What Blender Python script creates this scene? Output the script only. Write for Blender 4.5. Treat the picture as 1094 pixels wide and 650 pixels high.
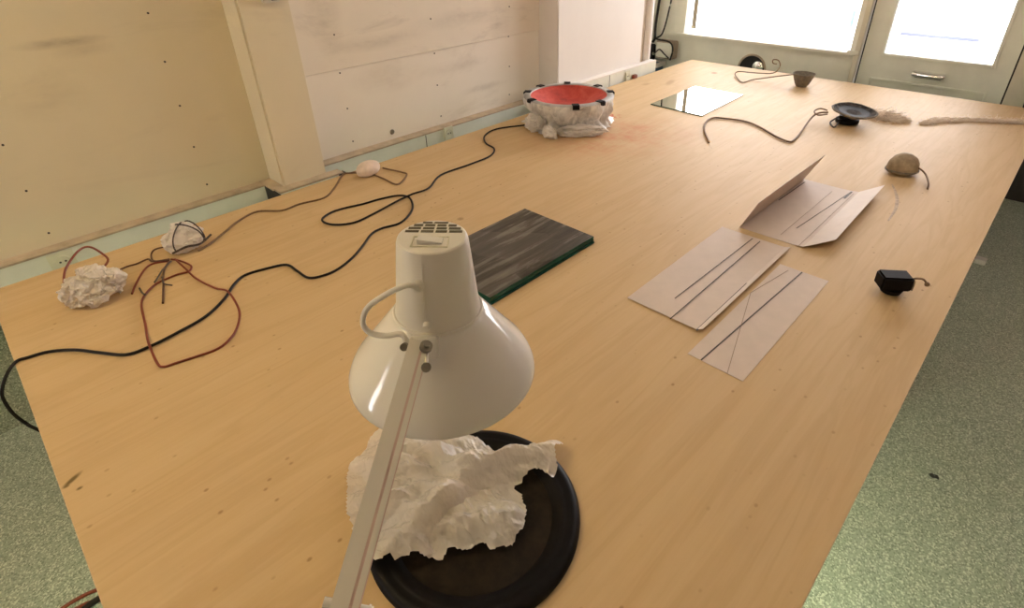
import bpy, bmesh, math, random
from mathutils import Vector, Matrix, noise
PI = math.pi
random.seed(7)
scene = bpy.context.scene
COL = scene.collection
for o in list(bpy.data.objects):
    bpy.data.objects.remove(o)

# ------------------------------------------------------------------ camera
FPX, CXP, CYP = 594.43, 565.47, 262.24           # focal length / principal point for a 1094 px wide frame
YAW, PITCH, ROLL = -0.771934, 0.524465, -0.0233914
CAM = Vector((0, 0, 1.08))                        # z = 0 is the table surface, floor at -0.75
FW = Vector((math.sin(YAW)*math.cos(PITCH), math.cos(YAW)*math.cos(PITCH), -math.sin(PITCH)))
_r = FW.cross(Vector((0, 0, 1))).normalized(); _u = _r.cross(FW)
RT = _r*math.cos(ROLL) + _u*math.sin(ROLL)
UP = -_r*math.sin(ROLL) + _u*math.cos(ROLL)
cd = bpy.data.cameras.new('camera'); cam = bpy.data.objects.new('camera', cd); COL.objects.link(cam)
cd.sensor_width = 36; cd.lens = FPX/1094*36
cd.shift_x = (547-CXP)/1094; cd.shift_y = (CYP-325)/1094
cd.clip_start = 0.02; cd.clip_end = 200
m = Matrix.Identity(4)
for i in range(3):
    m[i][0] = RT[i]; m[i][1] = UP[i]; m[i][2] = -FW[i]; m[i][3] = CAM[i]
cam.matrix_world = m
scene.camera = cam

# ------------------------------------------------------------------ world, exposure
SKY = 9.0
LAMP, LAMP2, LAMP3 = 26.0, 18.0, 140.0
w = bpy.data.worlds.new('world'); scene.world = w; w.use_nodes = True
bg = w.node_tree.nodes['Background']
bg.inputs[0].default_value = (1.0, 0.955, 0.955, 1); bg.inputs[1].default_value = SKY
vs = scene.view_settings
vs.view_transform = 'Standard'; vs.look = 'None'; vs.gamma = 1.0; vs.use_curve_mapping = False
vs.exposure = 0.6

def portal(name, loc, sx, sz, rot):
    l = bpy.data.lights.new(name, 'AREA'); l.shape = 'RECTANGLE'; l.size = sx; l.size_y = sz
    l.cycles.is_portal = True
    o = bpy.data.objects.new(name, l); COL.objects.link(o); o.location = loc; o.rotation_euler = rot

# room constants
FLOOR, CEIL = -0.75, 2.2
XW, XR, YB, YF = -2.74, 1.9, -2.6, 5.1
TX0, TX1, TY0, TY1 = -2.4975, -0.034, -0.155, 4.70
# sky-light portals at the glazed openings (they only guide sampling of the sky)
portal('window_light', (-2.083, YF+0.10, 1.0), 1.48, 1.7, (-PI/2, 0, 0))
portal('door_light', (-0.762, YF+0.10, 0.76), 0.68, 1.2, (-PI/2, 0, 0))
portal('rear_window_light', (-2.275, YB-0.10, .95), .45, 1.3, (PI/2, 0, 0))

# ------------------------------------------------------------------ helpers
def ray(x, y): return RT*((x-CXP)/FPX) - UP*((y-CYP)/FPX) + FW
def tab(x, y, z=0.0):
    d = ray(x, y); return CAM + d*((z-CAM.z)/d.z)
def onp(x, y, ax, v):
    d = ray(x, y); return CAM + d*((v-CAM[ax])/d[ax])
def dep(x, y, d): return CAM + ray(x, y)*d

def nodes(name):
    m = bpy.data.materials.new(name); m.use_nodes = True
    nt = m.node_tree; return m, nt, nt.nodes['Principled BSDF']
def N(nt, t, **k):
    n = nt.nodes.new(t)
    for a, v in k.items():
        if a in n.inputs.keys() if hasattr(n.inputs, 'keys') else False: n.inputs[a].default_value = v
        else: setattr(n, a, v)
    return n
def rgb(c): return (c[0], c[1], c[2], 1)
def coords(nt, scale=(1, 1, 1), world=False):
    t = nt.nodes.new('ShaderNodeNewGeometry' if world else 'ShaderNodeTexCoord')
    mp = nt.nodes.new('ShaderNodeMapping'); mp.inputs['Scale'].default_value = scale
    nt.links.new(t.outputs['Position' if world else 'Object'], mp.inputs[0]); return mp.outputs[0]
def tnoise(nt, vec, scale, detail=3, rough=.55, dist=0):
    n = nt.nodes.new('ShaderNodeTexNoise'); n.inputs['Scale'].default_value = scale
    n.inputs['Detail'].default_value = detail; n.inputs['Roughness'].default_value = rough
    n.inputs['Distortion'].default_value = dist
    nt.links.new(vec, n.inputs['Vector']); return n.outputs['Fac']
def ramp(nt, fac, stops):
    r = nt.nodes.new('ShaderNodeValToRGB'); e = r.color_ramp.elements
    while len(e) < len(stops): e.new(.5)
    for i, (p, c) in enumerate(stops):
        e[i].position = p; e[i].color = rgb(c) if not isinstance(c, (int, float)) else (c, c, c, 1)
    nt.links.new(fac, r.inputs[0]); return r.outputs[0]
def mix(nt, fac, a, b, mode='MIX'):
    x = nt.nodes.new('ShaderNodeMix'); x.data_type = 'RGBA'; x.blend_type = mode
    for s, v in ((0, fac), (6, a), (7, b)):
        if isinstance(v, (int, float)): x.inputs[s].default_value = v if s == 0 else (v, v, v, 1)
        elif isinstance(v, tuple): x.inputs[s].default_value = rgb(v)
        else: nt.links.new(v, x.inputs[s])
    return x.outputs[2]
def math_(nt, op, a, b=0.0):
    x = nt.nodes.new('ShaderNodeMath'); x.operation = op
    for s, v in ((0, a), (1, b)):
        if isinstance(v, (int, float)): x.inputs[s].default_value = v
        else: nt.links.new(v, x.inputs[s])
    return x.outputs[0]
def bump(nt, bs, h, strength=.3, dist=.01):
    b = nt.nodes.new('ShaderNodeBump'); b.inputs['Strength'].default_value = strength
    b.inputs['Distance'].default_value = dist
    nt.links.new(h, b.inputs['Height']); nt.links.new(b.outputs[0], bs.inputs['Normal'])
def plain(name, c, rough=.5, metal=0.0, vary=.08, scale=30, bmp=0.0, spec=None):
    m, nt, bs = nodes(name)
    f = tnoise(nt, coords(nt), scale, 3)
    lo = tuple(max(0, x*(1-vary)) for x in c); hi = tuple(min(1, x*(1+vary)) for x in c)
    nt.links.new(ramp(nt, f, [(.3, lo), (.7, hi)]), bs.inputs['Base Color'])
    bs.inputs['Roughness'].default_value = rough; bs.inputs['Metallic'].default_value = metal
    if spec is not None: bs.inputs['Specular IOR Level'].default_value = spec
    if bmp: bump(nt, bs, f, bmp, .004)
    return m

M = {}
def blob_mask(nt, pos, cx, cy, rx, ry, edge=.5, rot=0.0):
    """1 inside an ellipse on the table, 0 outside"""
    mp = nt.nodes.new('ShaderNodeMapping'); mp.vector_type = 'TEXTURE'
    mp.inputs['Location'].default_value = (cx, cy, 0); mp.inputs['Rotation'].default_value = (0, 0, rot)
    mp.inputs['Scale'].default_value = (rx, ry, 1)
    nt.links.new(pos, mp.inputs[0])
    l = nt.nodes.new('ShaderNodeVectorMath'); l.operation = 'LENGTH'; nt.links.new(mp.outputs[0], l.inputs[0])
    return ramp(nt, l.outputs['Value'], [(max(0, 1-edge), 1.0), (1.0, 0.0)])

def mat_wood():
    m, nt, bs = nodes('birch_plywood')
    p = coords(nt, (1, 1, 1), True); g = coords(nt, (14, 1.0, 1)); g2 = coords(nt, (60, 2.2, 1)); s = coords(nt, (8, 6, 1))
    a = tnoise(nt, g, 1.6, 5, .6, .6)
    c = ramp(nt, a, [(.28, (.590, .406, .212)), (.5, (.613, .430, .232)), (.75, (.627, .444, .244))])
    b = tnoise(nt, g2, 2.0, 3, .6)
    c = mix(nt, .12, c, ramp(nt, b, [(.3, .40), (.7, .62)]), 'OVERLAY')
    # long darker figure lines
    k = tnoise(nt, coords(nt, (5, .45, 1)), 2.1, 4, .5, 1.2)
    k = ramp(nt, k, [(.44, 0.0), (.49, 1.0), (.51, 1.0), (.56, 0.0)])
    c = mix(nt, math_(nt, 'MULTIPLY', k, .13), c, (.40, .24, .10))
    # pores / fly specks
    v = nt.nodes.new('ShaderNodeTexVoronoi'); v.inputs['Scale'].default_value = 2.7
    v.inputs['Randomness'].default_value = 1.0
    nt.links.new(s, v.inputs['Vector'])
    sp = ramp(nt, v.outputs['Distance'], [(.05, 1.0), (.11, 0.0)])
    gate = ramp(nt, tnoise(nt, p, 2.3, 2), [(.40, .15), (.58, 1.0)])
    c = mix(nt, math_(nt, 'MULTIPLY', math_(nt, 'MULTIPLY', sp, gate), .7), c, (.30, .17, .07))
    # individual stains
    for (x, y, rx, ry, rot, col, st) in [
            (77, 513, .009, .028, .5, (.12, .075, .02), .9), (85, 522, .006, .008, 0, (.12, .075, .02), .8),
            (71, 520, .006, .008, 0, (.12, .075, .02), .7), (492, 234, .018, .018, 0, (.25, .14, .05), .6),
            (763, 78, .03, .035, 0, (.30, .13, .04), .9), (716, 88, .035, .12, .3, (.34, .19, .09), .5),
            (690, 90, .03, .05, 0, (.36, .2, .1), .4)]:
        q = tab(x, y)
        c = mix(nt, math_(nt, 'MULTIPLY', blob_mask(nt, p, q.x, q.y, rx, ry, .6, rot), st), c, col)
    # red pigment dust round the wrapped woofer
    q = tab(655, 146)
    n = ramp(nt, tnoise(nt, p, 7, 5, .7), [(.38, 0.0), (.72, 1.0)])
    rm = math_(nt, 'MULTIPLY', blob_mask(nt, p, q.x, q.y, .42, .60, 1.0, -.5), n)
    c = mix(nt, math_(nt, 'MULTIPLY', rm, .75), c, (.55, .12, .06))
    q = tab(656, 124)
    rm = math_(nt, 'MULTIPLY', blob_mask(nt, p, q.x, q.y, .06, .06, .5, 0), ramp(nt, tnoise(nt, p, 30, 2), [(.5, 0.0), (.56, 1.0)]))
    c = mix(nt, math_(nt, 'MULTIPLY', rm, .8), c, (.5, .06, .03))
    # dusty grey bands at the far end
    d = ramp(nt, tnoise(nt, coords(nt, (2, 4, 1)), 2.6, 6, .7, .5), [(.55, 0.0), (.72, 1.0)])
    q = tab(800, 110)
    dm = math_(nt, 'MULTIPLY', blob_mask(nt, p, q.x+.2, q.y+.3, 1.6, 1.3, .9), d)
    c = mix(nt, math_(nt, 'MULTIPLY', dm, .35), c, (.30, .20, .11))
    nt.links.new(c, bs.inputs['Base Color'])
    r = ramp(nt, b, [(.3, .60), (.7, .54)]); nt.links.new(r, bs.inputs['Roughness'])
    bs.inputs['Specular IOR Level'].default_value = .20
    h = math_(nt, 'ADD', math_(nt, 'MULTIPLY', a, .5), math_(nt, 'MULTIPLY', sp, -.5))
    bump(nt, bs, h, .06, .003)
    return m
M['wood'] = mat_wood()
M['ply_edge'] = plain('plywood_edge', (.62, .44, .26), .6, vary=.2, scale=60)

def mat_wall(name, base, dark, stain=.5, bands=()):
    m, nt, bs = nodes(name)
    p = coords(nt)
    a = tnoise(nt, p, 1.3, 5, .65, .4)
    c = ramp(nt, a, [(.25, tuple(x*.93 for x in base)), (.7, base)])
    st = ramp(nt, tnoise(nt, coords(nt, (1, .9, 3)), 1.7, 6, .7, .6), [(.57, 0.0), (.74, 1.0)])
    c = mix(nt, math_(nt, 'MULTIPLY', st, stain), c, dark)
    for (y, z, ry, rz, s) in bands:        # rubbed marks on the plaster
        mp = nt.nodes.new('ShaderNodeMapping'); mp.vector_type = 'TEXTURE'
        mp.inputs['Location'].default_value = (0, y, z); mp.inputs['Scale'].default_value = (100, ry, rz)
        nt.links.new(p, mp.inputs[0])
        l = nt.nodes.new('ShaderNodeVectorMath'); l.operation = 'LENGTH'; nt.links.new(mp.outputs[0], l.inputs[0])
        k = ramp(nt, l.outputs['Value'], [(.2, 1.0), (1.0, 0.0)])
        k = math_(nt, 'MULTIPLY', k, ramp(nt, tnoise(nt, coords(nt, (1, 1.5, 4)), 3, 5, .7), [(.30, 0.0), (.66, 1.0)]))
        c = mix(nt, math_(nt, 'MULTIPLY', k, s), c, dark)
    nt.links.new(c, bs.inputs['Base Color'])
    bs.inputs['Roughness'].default_value = .7; bs.inputs['Specular IOR Level'].default_value = .3
    bump(nt, bs, tnoise(nt, p, 40, 4), .05, .004)
    return m
CREAM = (.76, .67, .49)
M['wall'] = mat_wall('cream_wall', CREAM, (.44, .36, .26), .22,
                     [(.36, .735, .17, .022, .9), (.42, .70, .12, .03, .4), (.25, .55, .15, .10, .3), (.80, .35, .05, .02, .3)])
M['wall_upper'] = mat_wall('cream_board_upper', (.84, .76, .64), (.42, .35, .27), .4,
                     [(1.42, .72, .10, .24, .45), (1.7, .55, .35, .05, .4), (2.3, .60, .45, .06, .35), (2.6, .55, .1, .2, .35)])
M['wall_lower'] = mat_wall('cream_board_lower', (.88, .81, .70), (.46, .38, .29), .3,
                     [(1.75, .36, .28, .10, .35), (2.2, .33, .3, .05, .3), (2.45, .16, .25, .03, .4)])
M['pier'] = mat_wall('white_pier', (.84, .79, .74), (.60, .52, .44), .2)
M['duct'] = plain('trunking_plastic', (.80, .82, .74), .45, vary=.04, scale=8)
M['ledge'] = plain('trunking_ledge', (.50, .40, .29), .6, vary=.18, scale=14)
M['ceiling'] = plain('ceiling_paint', (.82, .78, .70), .8, vary=.03, scale=3)
M['door_paint'] = plain('grey_green_paint', (.85, .87, .76), .45, vary=.07, scale=5)
M['panel_paint'] = plain('pale_green_paint', (.88, .87, .75), .5, vary=.07, scale=4)
M['jamb_paint'] = plain('jamb_paint', (.74, .70, .56), .5, vary=.08, scale=6)
M['black'] = plain('black_plastic', (.008, .006, .006), .6, vary=.3, spec=.15)
M['black_rubber'] = plain('black_rubber', (.005, .004, .004), .45, vary=.3, scale=40, spec=.12)
M['tray_floor'] = plain('dark_brown_felt', (.020, .015, .010), .8, vary=.35, scale=50, spec=.1)
M['black_cable'] = plain('black_cable', (.012, .008, .006), .5, spec=.25)
M['brown_cable'] = plain('brown_cable', (.11, .045, .022), .45)
M['red_cable'] = plain('rust_red_cable', (.21, .035, .014), .4)
M['tan_cord'] = plain('tan_cord', (.20, .115, .055), .7, vary=.25, scale=120)
M['dark_cord'] = plain('dark_cord', (.06, .04, .03), .6)
M['white_enamel'] = plain('white_enamel', (.84, .80, .75), .10, vary=.015, scale=6, spec=.7)
M['white_plastic'] = plain('white_plastic', (.82, .77, .70), .28, vary=.02, scale=6)
M['arm_paint'] = plain('arm_paint', (.78, .73, .66), .35, vary=.03, scale=8)
M['groove'] = plain('pinkish_groove', (.68, .50, .46), .5, vary=.05)
M['vent_dark'] = plain('vent_shadow_grey', (.12, .10, .06), .6)
M['chrome'] = plain('chrome', (.88, .88, .88), .12, 1.0, vary=.05)
M['steel'] = plain('dull_steel', (.34, .31, .26), .35, 1.0, vary=.15)
M['socket'] = plain('ivory_socket', (.72, .72, .58), .4, vary=.03)
M['socket_dark'] = plain('socket_hole', (.05, .05, .04), .6)
M['dark_gap'] = plain('dark_gap', (.02, .02, .018), .7)
M['basket'] = plain('grey_basket', (.42, .40, .37), .5, vary=.2, scale=20)
M['screw'] = plain('screw_head', (.05, .04, .035), .5)
M['clay'] = plain('dry_clay', (.38, .295, .19), .85, vary=.22, scale=45, bmp=.25)
M['pot_clay'] = plain('grey_clay', (.20, .17, .13), .85, vary=.25, scale=45, bmp=.3)
M['fluff_ball'] = plain('white_fluff', (.78, .68, .60), .9, vary=.1, scale=60, bmp=.4)
M['pink_pad'] = plain('pinkish_pad', (.74, .60, .50), .8, vary=.1, scale=40, bmp=.2)
M['red_cloth'] = plain('red_cloth', (.42, .045, .035), .8, vary=.2, scale=12)
M['blue'] = plain('blue_plastic', (.05, .13, .24), .5, vary=.15)
M['street'] = plain('street', (.80, .80, .80), .9, vary=.05, scale=.6)
M['kerb'] = plain('kerb', (.06, .07, .10), .9, vary=.2, scale=1)
M['beige'] = plain('beige_strip', (.52, .46, .36), .6)
M['curtain_wall'] = plain('rough_red_wall', (.40, .14, .10), .8, vary=.3, scale=6)

def mat_lino():
    m, nt, bs = nodes('speckled_linoleum')
    p = coords(nt)
    big = tnoise(nt, p, 1.2, 4, .6)
    c = ramp(nt, big, [(.3, (.34, .385, .30)), (.7, (.40, .445, .355))])
    v = nt.nodes.new('ShaderNodeTexVoronoi'); v.inputs['Scale'].default_value = 230
    nt.links.new(p, v.inputs['Vector'])
    sep = nt.nodes.new('ShaderNodeSeparateColor'); nt.links.new(v.outputs['Color'], sep.inputs[0])
    c = mix(nt, ramp(nt, sep.outputs[0], [(.70, 0.0), (.78, .75)]), c, (.72, .76, .64))
    c = mix(nt, ramp(nt, sep.outputs[1], [(.72, 0.0), (.80, .7)]), c, (.17, .20, .15))
    sm = ramp(nt, tnoise(nt, coords(nt, (4, 1, 1)), 1.6, 5, .65, .8), [(.55, 0.0), (.75, 1.0)])
    c = mix(nt, math_(nt, 'MULTIPLY', sm, .3), c, (.48, .48, .43))
    nt.links.new(c, bs.inputs['Base Color'])
    bs.inputs['Roughness'].default_value = .40; bs.inputs['Specular IOR Level'].default_value = .5
    bump(nt, bs, sep.outputs[2], .05, .001)
    return m
M['lino'] = mat_lino()

def mat_paper(name, c, trans=.35, rough=.4, coat=.25):
    m, nt, bs = nodes(name)
    f = tnoise(nt, coords(nt), 18, 4)
    col = ramp(nt, f, [(.3, tuple(x*.93 for x in c)), (.7, c)])
    nt.links.new(col, bs.inputs['Base Color']); bs.inputs['Roughness'].default_value = rough
    bs.inputs['Specular IOR Level'].default_value = coat*2
    t = nt.nodes.new('ShaderNodeBsdfTranslucent'); nt.links.new(col, t.inputs[0])
    x = nt.nodes.new('ShaderNodeMixShader'); x.inputs[0].default_value = trans
    nt.links.new(bs.outputs[0], x.inputs[1]); nt.links.new(t.outputs[0], x.inputs[2])
    nt.links.new(x.outputs[0], nt.nodes['Material Output'].inputs[0])
    return m
M['tissue'] = mat_paper('crumpled_tissue', (.96, .89, .81), .40, .22, .6)
nt = M['tissue'].node_tree
va, vb = [nt.nodes.new('ShaderNodeTexVoronoi') for k in (0, 1)]
for k, v in enumerate((va, vb)):
    v.inputs['Scale'].default_value = (42, 95)[k]; nt.links.new(coords(nt, (1, 1.6, 1)), v.inputs['Vector'])
bump(nt, nt.nodes['Principled BSDF'], math_(nt, 'ADD', va.outputs['Distance'], math_(nt, 'MULTIPLY', vb.outputs['Distance'], .5)), .55, .010)
M['sticker'] = mat_paper('pale_blue_film', (.45, .60, .90), .9, .5, .2)
M['card'] = mat_paper('buff_card', (.73, .60, .51), .12, .6, .15)
M['card_light'] = mat_paper('buff_card_pale', (.78, .66, .57), .12, .6, .15)  # slightly paler card tone, used on the bent-up strips
M['pencil'] = plain('graphite_line', (.075, .048, .032), .6)
M['pencil_faint'] = plain('faint_crease_line', (.40, .28, .20), .6)
M['brown_wall'] = plain('brown_wall', (.62, .49, .41), .7, vary=.1, scale=4)
M['smudge'] = plain('grey_smudge', (.46, .34, .22), .7, vary=.25, scale=60)
M['speaker_cone'] = plain('dusty_cone', (.050, .038, .028), .8, vary=.95, scale=45, spec=.1)
M['dark_wall'] = plain('dark_lower_wall', (.05, .042, .038), .8)
M['cotton'] = mat_paper('white_wadding', (.92, .85, .78), .25, .8, .1)

def mat_wrap():
    m, nt, bs = nodes('clear_plastic_wrap')
    f = tnoise(nt, coords(nt, (1, 1, .5)), 22, 4, .6, .8)
    bs.inputs['Base Color'].default_value = (.86, .82, .77, 1); bs.inputs['Roughness'].default_value = .45
    tr = nt.nodes.new('ShaderNodeBsdfTransparent')
    x = nt.nodes.new('ShaderNodeMixShader')
    nt.links.new(ramp(nt, f, [(.35, .55), (.65, .95)]), x.inputs[0])
    nt.links.new(tr.outputs[0], x.inputs[1]); nt.links.new(bs.outputs[0], x.inputs[2])
    nt.links.new(x.outputs[0], nt.nodes['Material Output'].inputs[0])
    bump(nt, bs, f, .3, .01)
    return m
M['wrap'] = mat_wrap()
def mat_pigment():
    m, nt, bs = nodes('red_pigment')
    p = coords(nt)
    f = tnoise(nt, p, 9, 6, .7, .6)
    c = ramp(nt, f, [(.3, (.34, .022, .012)), (.5, (.55, .045, .024)), (.72, (.66, .11, .065))])
    nt.links.new(c, bs.inputs['Base Color']); bs.inputs['Roughness'].default_value = .6
    bump(nt, bs, f, .3, .01); return m
M['pigment'] = mat_pigment()
def mat_filmglass():
    m, nt, bs = nodes('smeared_dark_glass')
    a = tnoise(nt, coords(nt, (16, 1.6, 1)), 1.6, 5, .65, .3)
    b = tnoise(nt, coords(nt, (60, 3, 1)), 1.5, 3, .6)
    c = ramp(nt, a, [(.30, (.014, .012, .010)), (.5, (.058, .050, .040)), (.72, (.19, .165, .135))])
    c = mix(nt, .4, c, ramp(nt, b, [(.3, .3), (.7, .75)]), 'OVERLAY')
    v = nt.nodes.new('ShaderNodeTexVoronoi'); v.inputs['Scale'].default_value = 4.3
    nt.links.new(coords(nt), v.inputs['Vector'])
    sep = nt.nodes.new('ShaderNodeSeparateColor'); nt.links.new(v.outputs['Color'], sep.inputs[0])
    c = mix(nt, ramp(nt, sep.outputs[0], [(.0, 0.0), (1.0, .32)]), c, (.26, .23, .20))
    nt.links.new(c, bs.inputs['Base Color'])
    nt.links.new(ramp(nt, a, [(.3, .14), (.7, .34)]), bs.inputs['Roughness']); bs.inputs['Specular IOR Level'].default_value = .16
    return m
M['filmglass'] = mat_filmglass()
m, nt, bs = nodes('bottle_green_glass'); M['green_glass'] = m
nt.links.new(ramp(nt, tnoise(nt, coords(nt), 12, 2), [(.3, (.005, .060, .040)), (.7, (.015, .110, .080))]), bs.inputs['Base Color'])
bs.inputs['Roughness'].default_value = .12
m, nt, bs = nodes('mirror_silver'); M['mirror'] = m
nt.links.new(ramp(nt, tnoise(nt, coords(nt), 6, 2), [(.3, (.86, .87, .85)), (.7, (.92, .92, .90))]), bs.inputs['Base Color'])
bs.inputs['Metallic'].default_value = 1; bs.inputs['Roughness'].default_value = .02
def mat_pane():
    m = bpy.data.materials.new('window_glass'); m.use_nodes = True; nt = m.node_tree
    nt.nodes.remove(nt.nodes['Principled BSDF'])
    g = nt.nodes.new('ShaderNodeBsdfGlossy'); g.inputs['Roughness'].default_value = .02
    t = nt.nodes.new('ShaderNodeBsdfTransparent')
    dirt = ramp(nt, tnoise(nt, coords(nt), 3, 4), [(.3, .93), (.7, .98)])
    nt.links.new(dirt, t.inputs[0])
    x = nt.nodes.new('ShaderNodeMixShader'); fr = nt.nodes.new('ShaderNodeFresnel'); fr.inputs[0].default_value = 1.45
    nt.links.new(fr.outputs[0], x.inputs[0]); nt.links.new(t.outputs[0], x.inputs[1]); nt.links.new(g.outputs[0], x.inputs[2])
    nt.links.new(x.outputs[0], nt.nodes['Material Output'].inputs[0]); return m
M['pane'] = mat_pane()
m, nt, bs = nodes('fluorescent_tube'); M['tube'] = m
bs.inputs['Base Color'].default_value = (.9, .9, .85, 1)
bs.inputs['Emission Color'].default_value = (1.0, .80, .43, 1); bs.inputs['Emission Strength'].default_value = LAMP
m, nt, bs = nodes('cool_fluorescent_tube'); M['tube_cool'] = m
bs.inputs['Base Color'].default_value = (.9, .9, .9, 1)
bs.inputs['Emission Color'].default_value = (1.0, .90, .84, 1); bs.inputs['Emission Strength'].default_value = LAMP2
m, nt, bs = nodes('greenish_fluorescent_tube'); M['tube_green'] = m
bs.inputs['Base Color'].default_value = (.9, .9, .9, 1)
bs.inputs['Emission Color'].default_value = (.86, 1.0, .66, 1); bs.inputs['Emission Strength'].default_value = LAMP3
def mat_fluff():
    m, nt, bs = nodes('beige_dust_fibre')
    bs.inputs['Base Color'].default_value = (.58, .44, .32, 1); bs.inputs['Roughness'].default_value = .9
    f = tnoise(nt, coords(nt), 40, 2)
    nt.links.new(ramp(nt, f, [(.3, (.80, .67, .54)), (.7, (.93, .83, .72))]), bs.inputs['Base Color']); return m
M['fluff'] = mat_fluff()

# --- mesh helpers
def new(): return bmesh.new()
def box(bm, x0, x1, y0, y1, z0, z1):
    v = [bm.verts.new((x, y, z)) for z in (z0, z1) for y in (y0, y1) for x in (x0, x1)]
    for f in ((0, 2, 3, 1), (4, 5, 7, 6), (0, 1, 5, 4), (2, 6, 7, 3), (0, 4, 6, 2), (1, 3, 7, 5)):
        bm.faces.new([v[i] for i in f])
    return v
def frame_y(bm, x0, x1, z0, z1, t, y0, y1):
    """rectangular frame in the XZ plane, member width t"""
    box(bm, x0, x0+t, y0, y1, z0, z1); box(bm, x1-t, x1, y0, y1, z0, z1)
    box(bm, x0+t, x1-t, y0, y1, z0, z0+t); box(bm, x0+t, x1-t, y0, y1, z1-t, z1)
def lathe(bm, prof, seg=32, c=(0, 0, 0), ax=(0, 0, 1), cap0=False, cap1=False, rad=None):
    ax = Vector(ax).normalized(); c = Vector(c)
    a = ax.cross(Vector((0, 1, 0)) if abs(ax.y) < .9 else Vector((1, 0, 0))).normalized(); b = ax.cross(a)
    rings = []
    for j, (r, h) in enumerate(prof):
        rr = []
        for i in range(seg):
            t = 2*PI*i/seg; k = r*(rad(t, j) if rad else 1)
            rr.append(bm.verts.new(c + ax*h + (a*math.cos(t) + b*math.sin(t))*k))
        rings.append(rr)
    for j in range(len(rings)-1):
        for i in range(seg):
            n = (i+1) % seg
            bm.faces.new((rings[j][i], rings[j][n], rings[j+1][n], rings[j+1][i]))
    if cap0: bm.faces.new(rings[0][::-1])
    if cap1: bm.faces.new(rings[-1])
    return rings
def catmull(P, n=6):
    P = [Vector(p) for p in P]; out = []
    Q = [P[0]*2-P[1]] + P + [P[-1]*2-P[-2]]
    for i in range(1, len(Q)-2):
        p0, p1, p2, p3 = Q[i-1:i+3]
        for k in range(n):
            t = k/n
            out.append(.5*((2*p1)+(p2-p0)*t+(2*p0-5*p1+4*p2-p3)*t*t+(3*p1-p0-3*p2+p3)*t**3))
    out.append(P[-1]); return out
def tube(bm, pts, r, seg=8, smooth=6):
    pts = catmull(pts, smooth) if smooth else [Vector(p) for p in pts]
    rings = []; up = Vector((0, 0, 1))
    for i, p in enumerate(pts):
        t = (pts[min(i+1, len(pts)-1)]-pts[max(i-1, 0)])
        t = t.normalized() if t.length > 1e-9 else Vector((1, 0, 0))
        s = t.cross(up)
        if s.length < .1: s = t.cross(Vector((1, 0, 0)))
        s.normalize(); q = s.cross(t)
        rr = r(i/(len(pts)-1)) if callable(r) else r
        rings.append([bm.verts.new(p + (s*math.cos(2*PI*k/seg)+q*math.sin(2*PI*k/seg))*rr) for k in range(seg)])
    for j in range(len(rings)-1):
        for k in range(seg):
            n = (k+1) % seg
            bm.faces.new((rings[j][k], rings[j][n], rings[j+1][n], rings[j+1][k]))
    bm.faces.new(rings[0][::-1]); bm.faces.new(rings[-1])
def cyl(bm, a, b, r, seg=16, r2=None):
    a = Vector(a); b = Vector(b)
    lathe(bm, [(r, 0), (r if r2 is None else r2, (b-a).length)], seg, a, b-a, True, True)
def slab(bm, pts, thick):
    """polygon pts (list of Vectors) extruded by vector thick"""
    a = [bm.verts.new(p) for p in pts]; b = [bm.verts.new(Vector(p)+Vector(thick)) for p in pts]
    bm.faces.new(a[::-1]); bm.faces.new(b)
    for i in range(len(pts)):
        n = (i+1) % len(pts); bm.faces.new((a[i], a[n], b[n], b[i]))
def bev(bm, w=.003, seg=2):
    bmesh.ops.bevel(bm, geom=bm.edges[:], offset=w, segments=seg, affect='EDGES', clamp_overlap=True)

WL = {}
def link(name, data, parent=None, loc=None):
    o = bpy.data.objects.new(name, data); COL.objects.link(o)
    wl = Vector(loc) if loc is not None else (WL[parent.name] if parent else Vector((0, 0, 0)))
    WL[o.name] = wl.copy()
    if parent:
        o.parent = parent; o.location = wl - WL[parent.name]
    else: o.location = wl
    return o
def obj(name, bm, mat, parent=None, loc=None, smooth=False, ang=40):
    """bm is in world coordinates; it becomes one mesh object with its origin at loc (or at its parent's)"""
    bmesh.ops.recalc_face_normals(bm, faces=bm.faces[:])
    wl = Vector(loc) if loc is not None else (WL[parent.name] if parent else Vector((0, 0, 0)))
    bmesh.ops.translate(bm, vec=-wl, verts=bm.verts[:])
    me = bpy.data.meshes.new(name); 
    if smooth:
        for f in bm.faces: f.smooth = True
        for e in bm.edges:
            if len(e.link_faces) == 2 and e.calc_face_angle(0) > math.radians(ang): e.smooth = False
    bm.to_mesh(me); bm.free()
    for mm in (mat if isinstance(mat, (list, tuple)) else [mat]): me.materials.append(M[mm])
    return link(name, me, parent, wl)
def tag(o, label=None, cat=None, group=None, kind=None):
    for k, v in (('label', label), ('category', cat), ('group', group), ('kind', kind)):
        if v: o[k] = v
    return o
def thing(name, loc, label, cat, group=None):
    return tag(link(name, None, None, loc), label, cat, group)
def B(*a):
    bm = new(); box(bm, *a); return bm
def bbox(bw, *a):
    bm = new(); box(bm, *a); bev(bm, bw, 2); return bm

# ================================================================== the room
tag(obj('floor', B(-3.3, XR+.1, YB-.1, YF+.05, FLOOR-.1, FLOOR), 'lino'), 'grey-green speckled linoleum floor around the table', kind='structure')
tag(obj('ceiling', B(-3.3, XR+.1, YB-.1, YF+.2, CEIL, CEIL+.1), 'ceiling'), 'plain cream ceiling', kind='structure')
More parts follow.
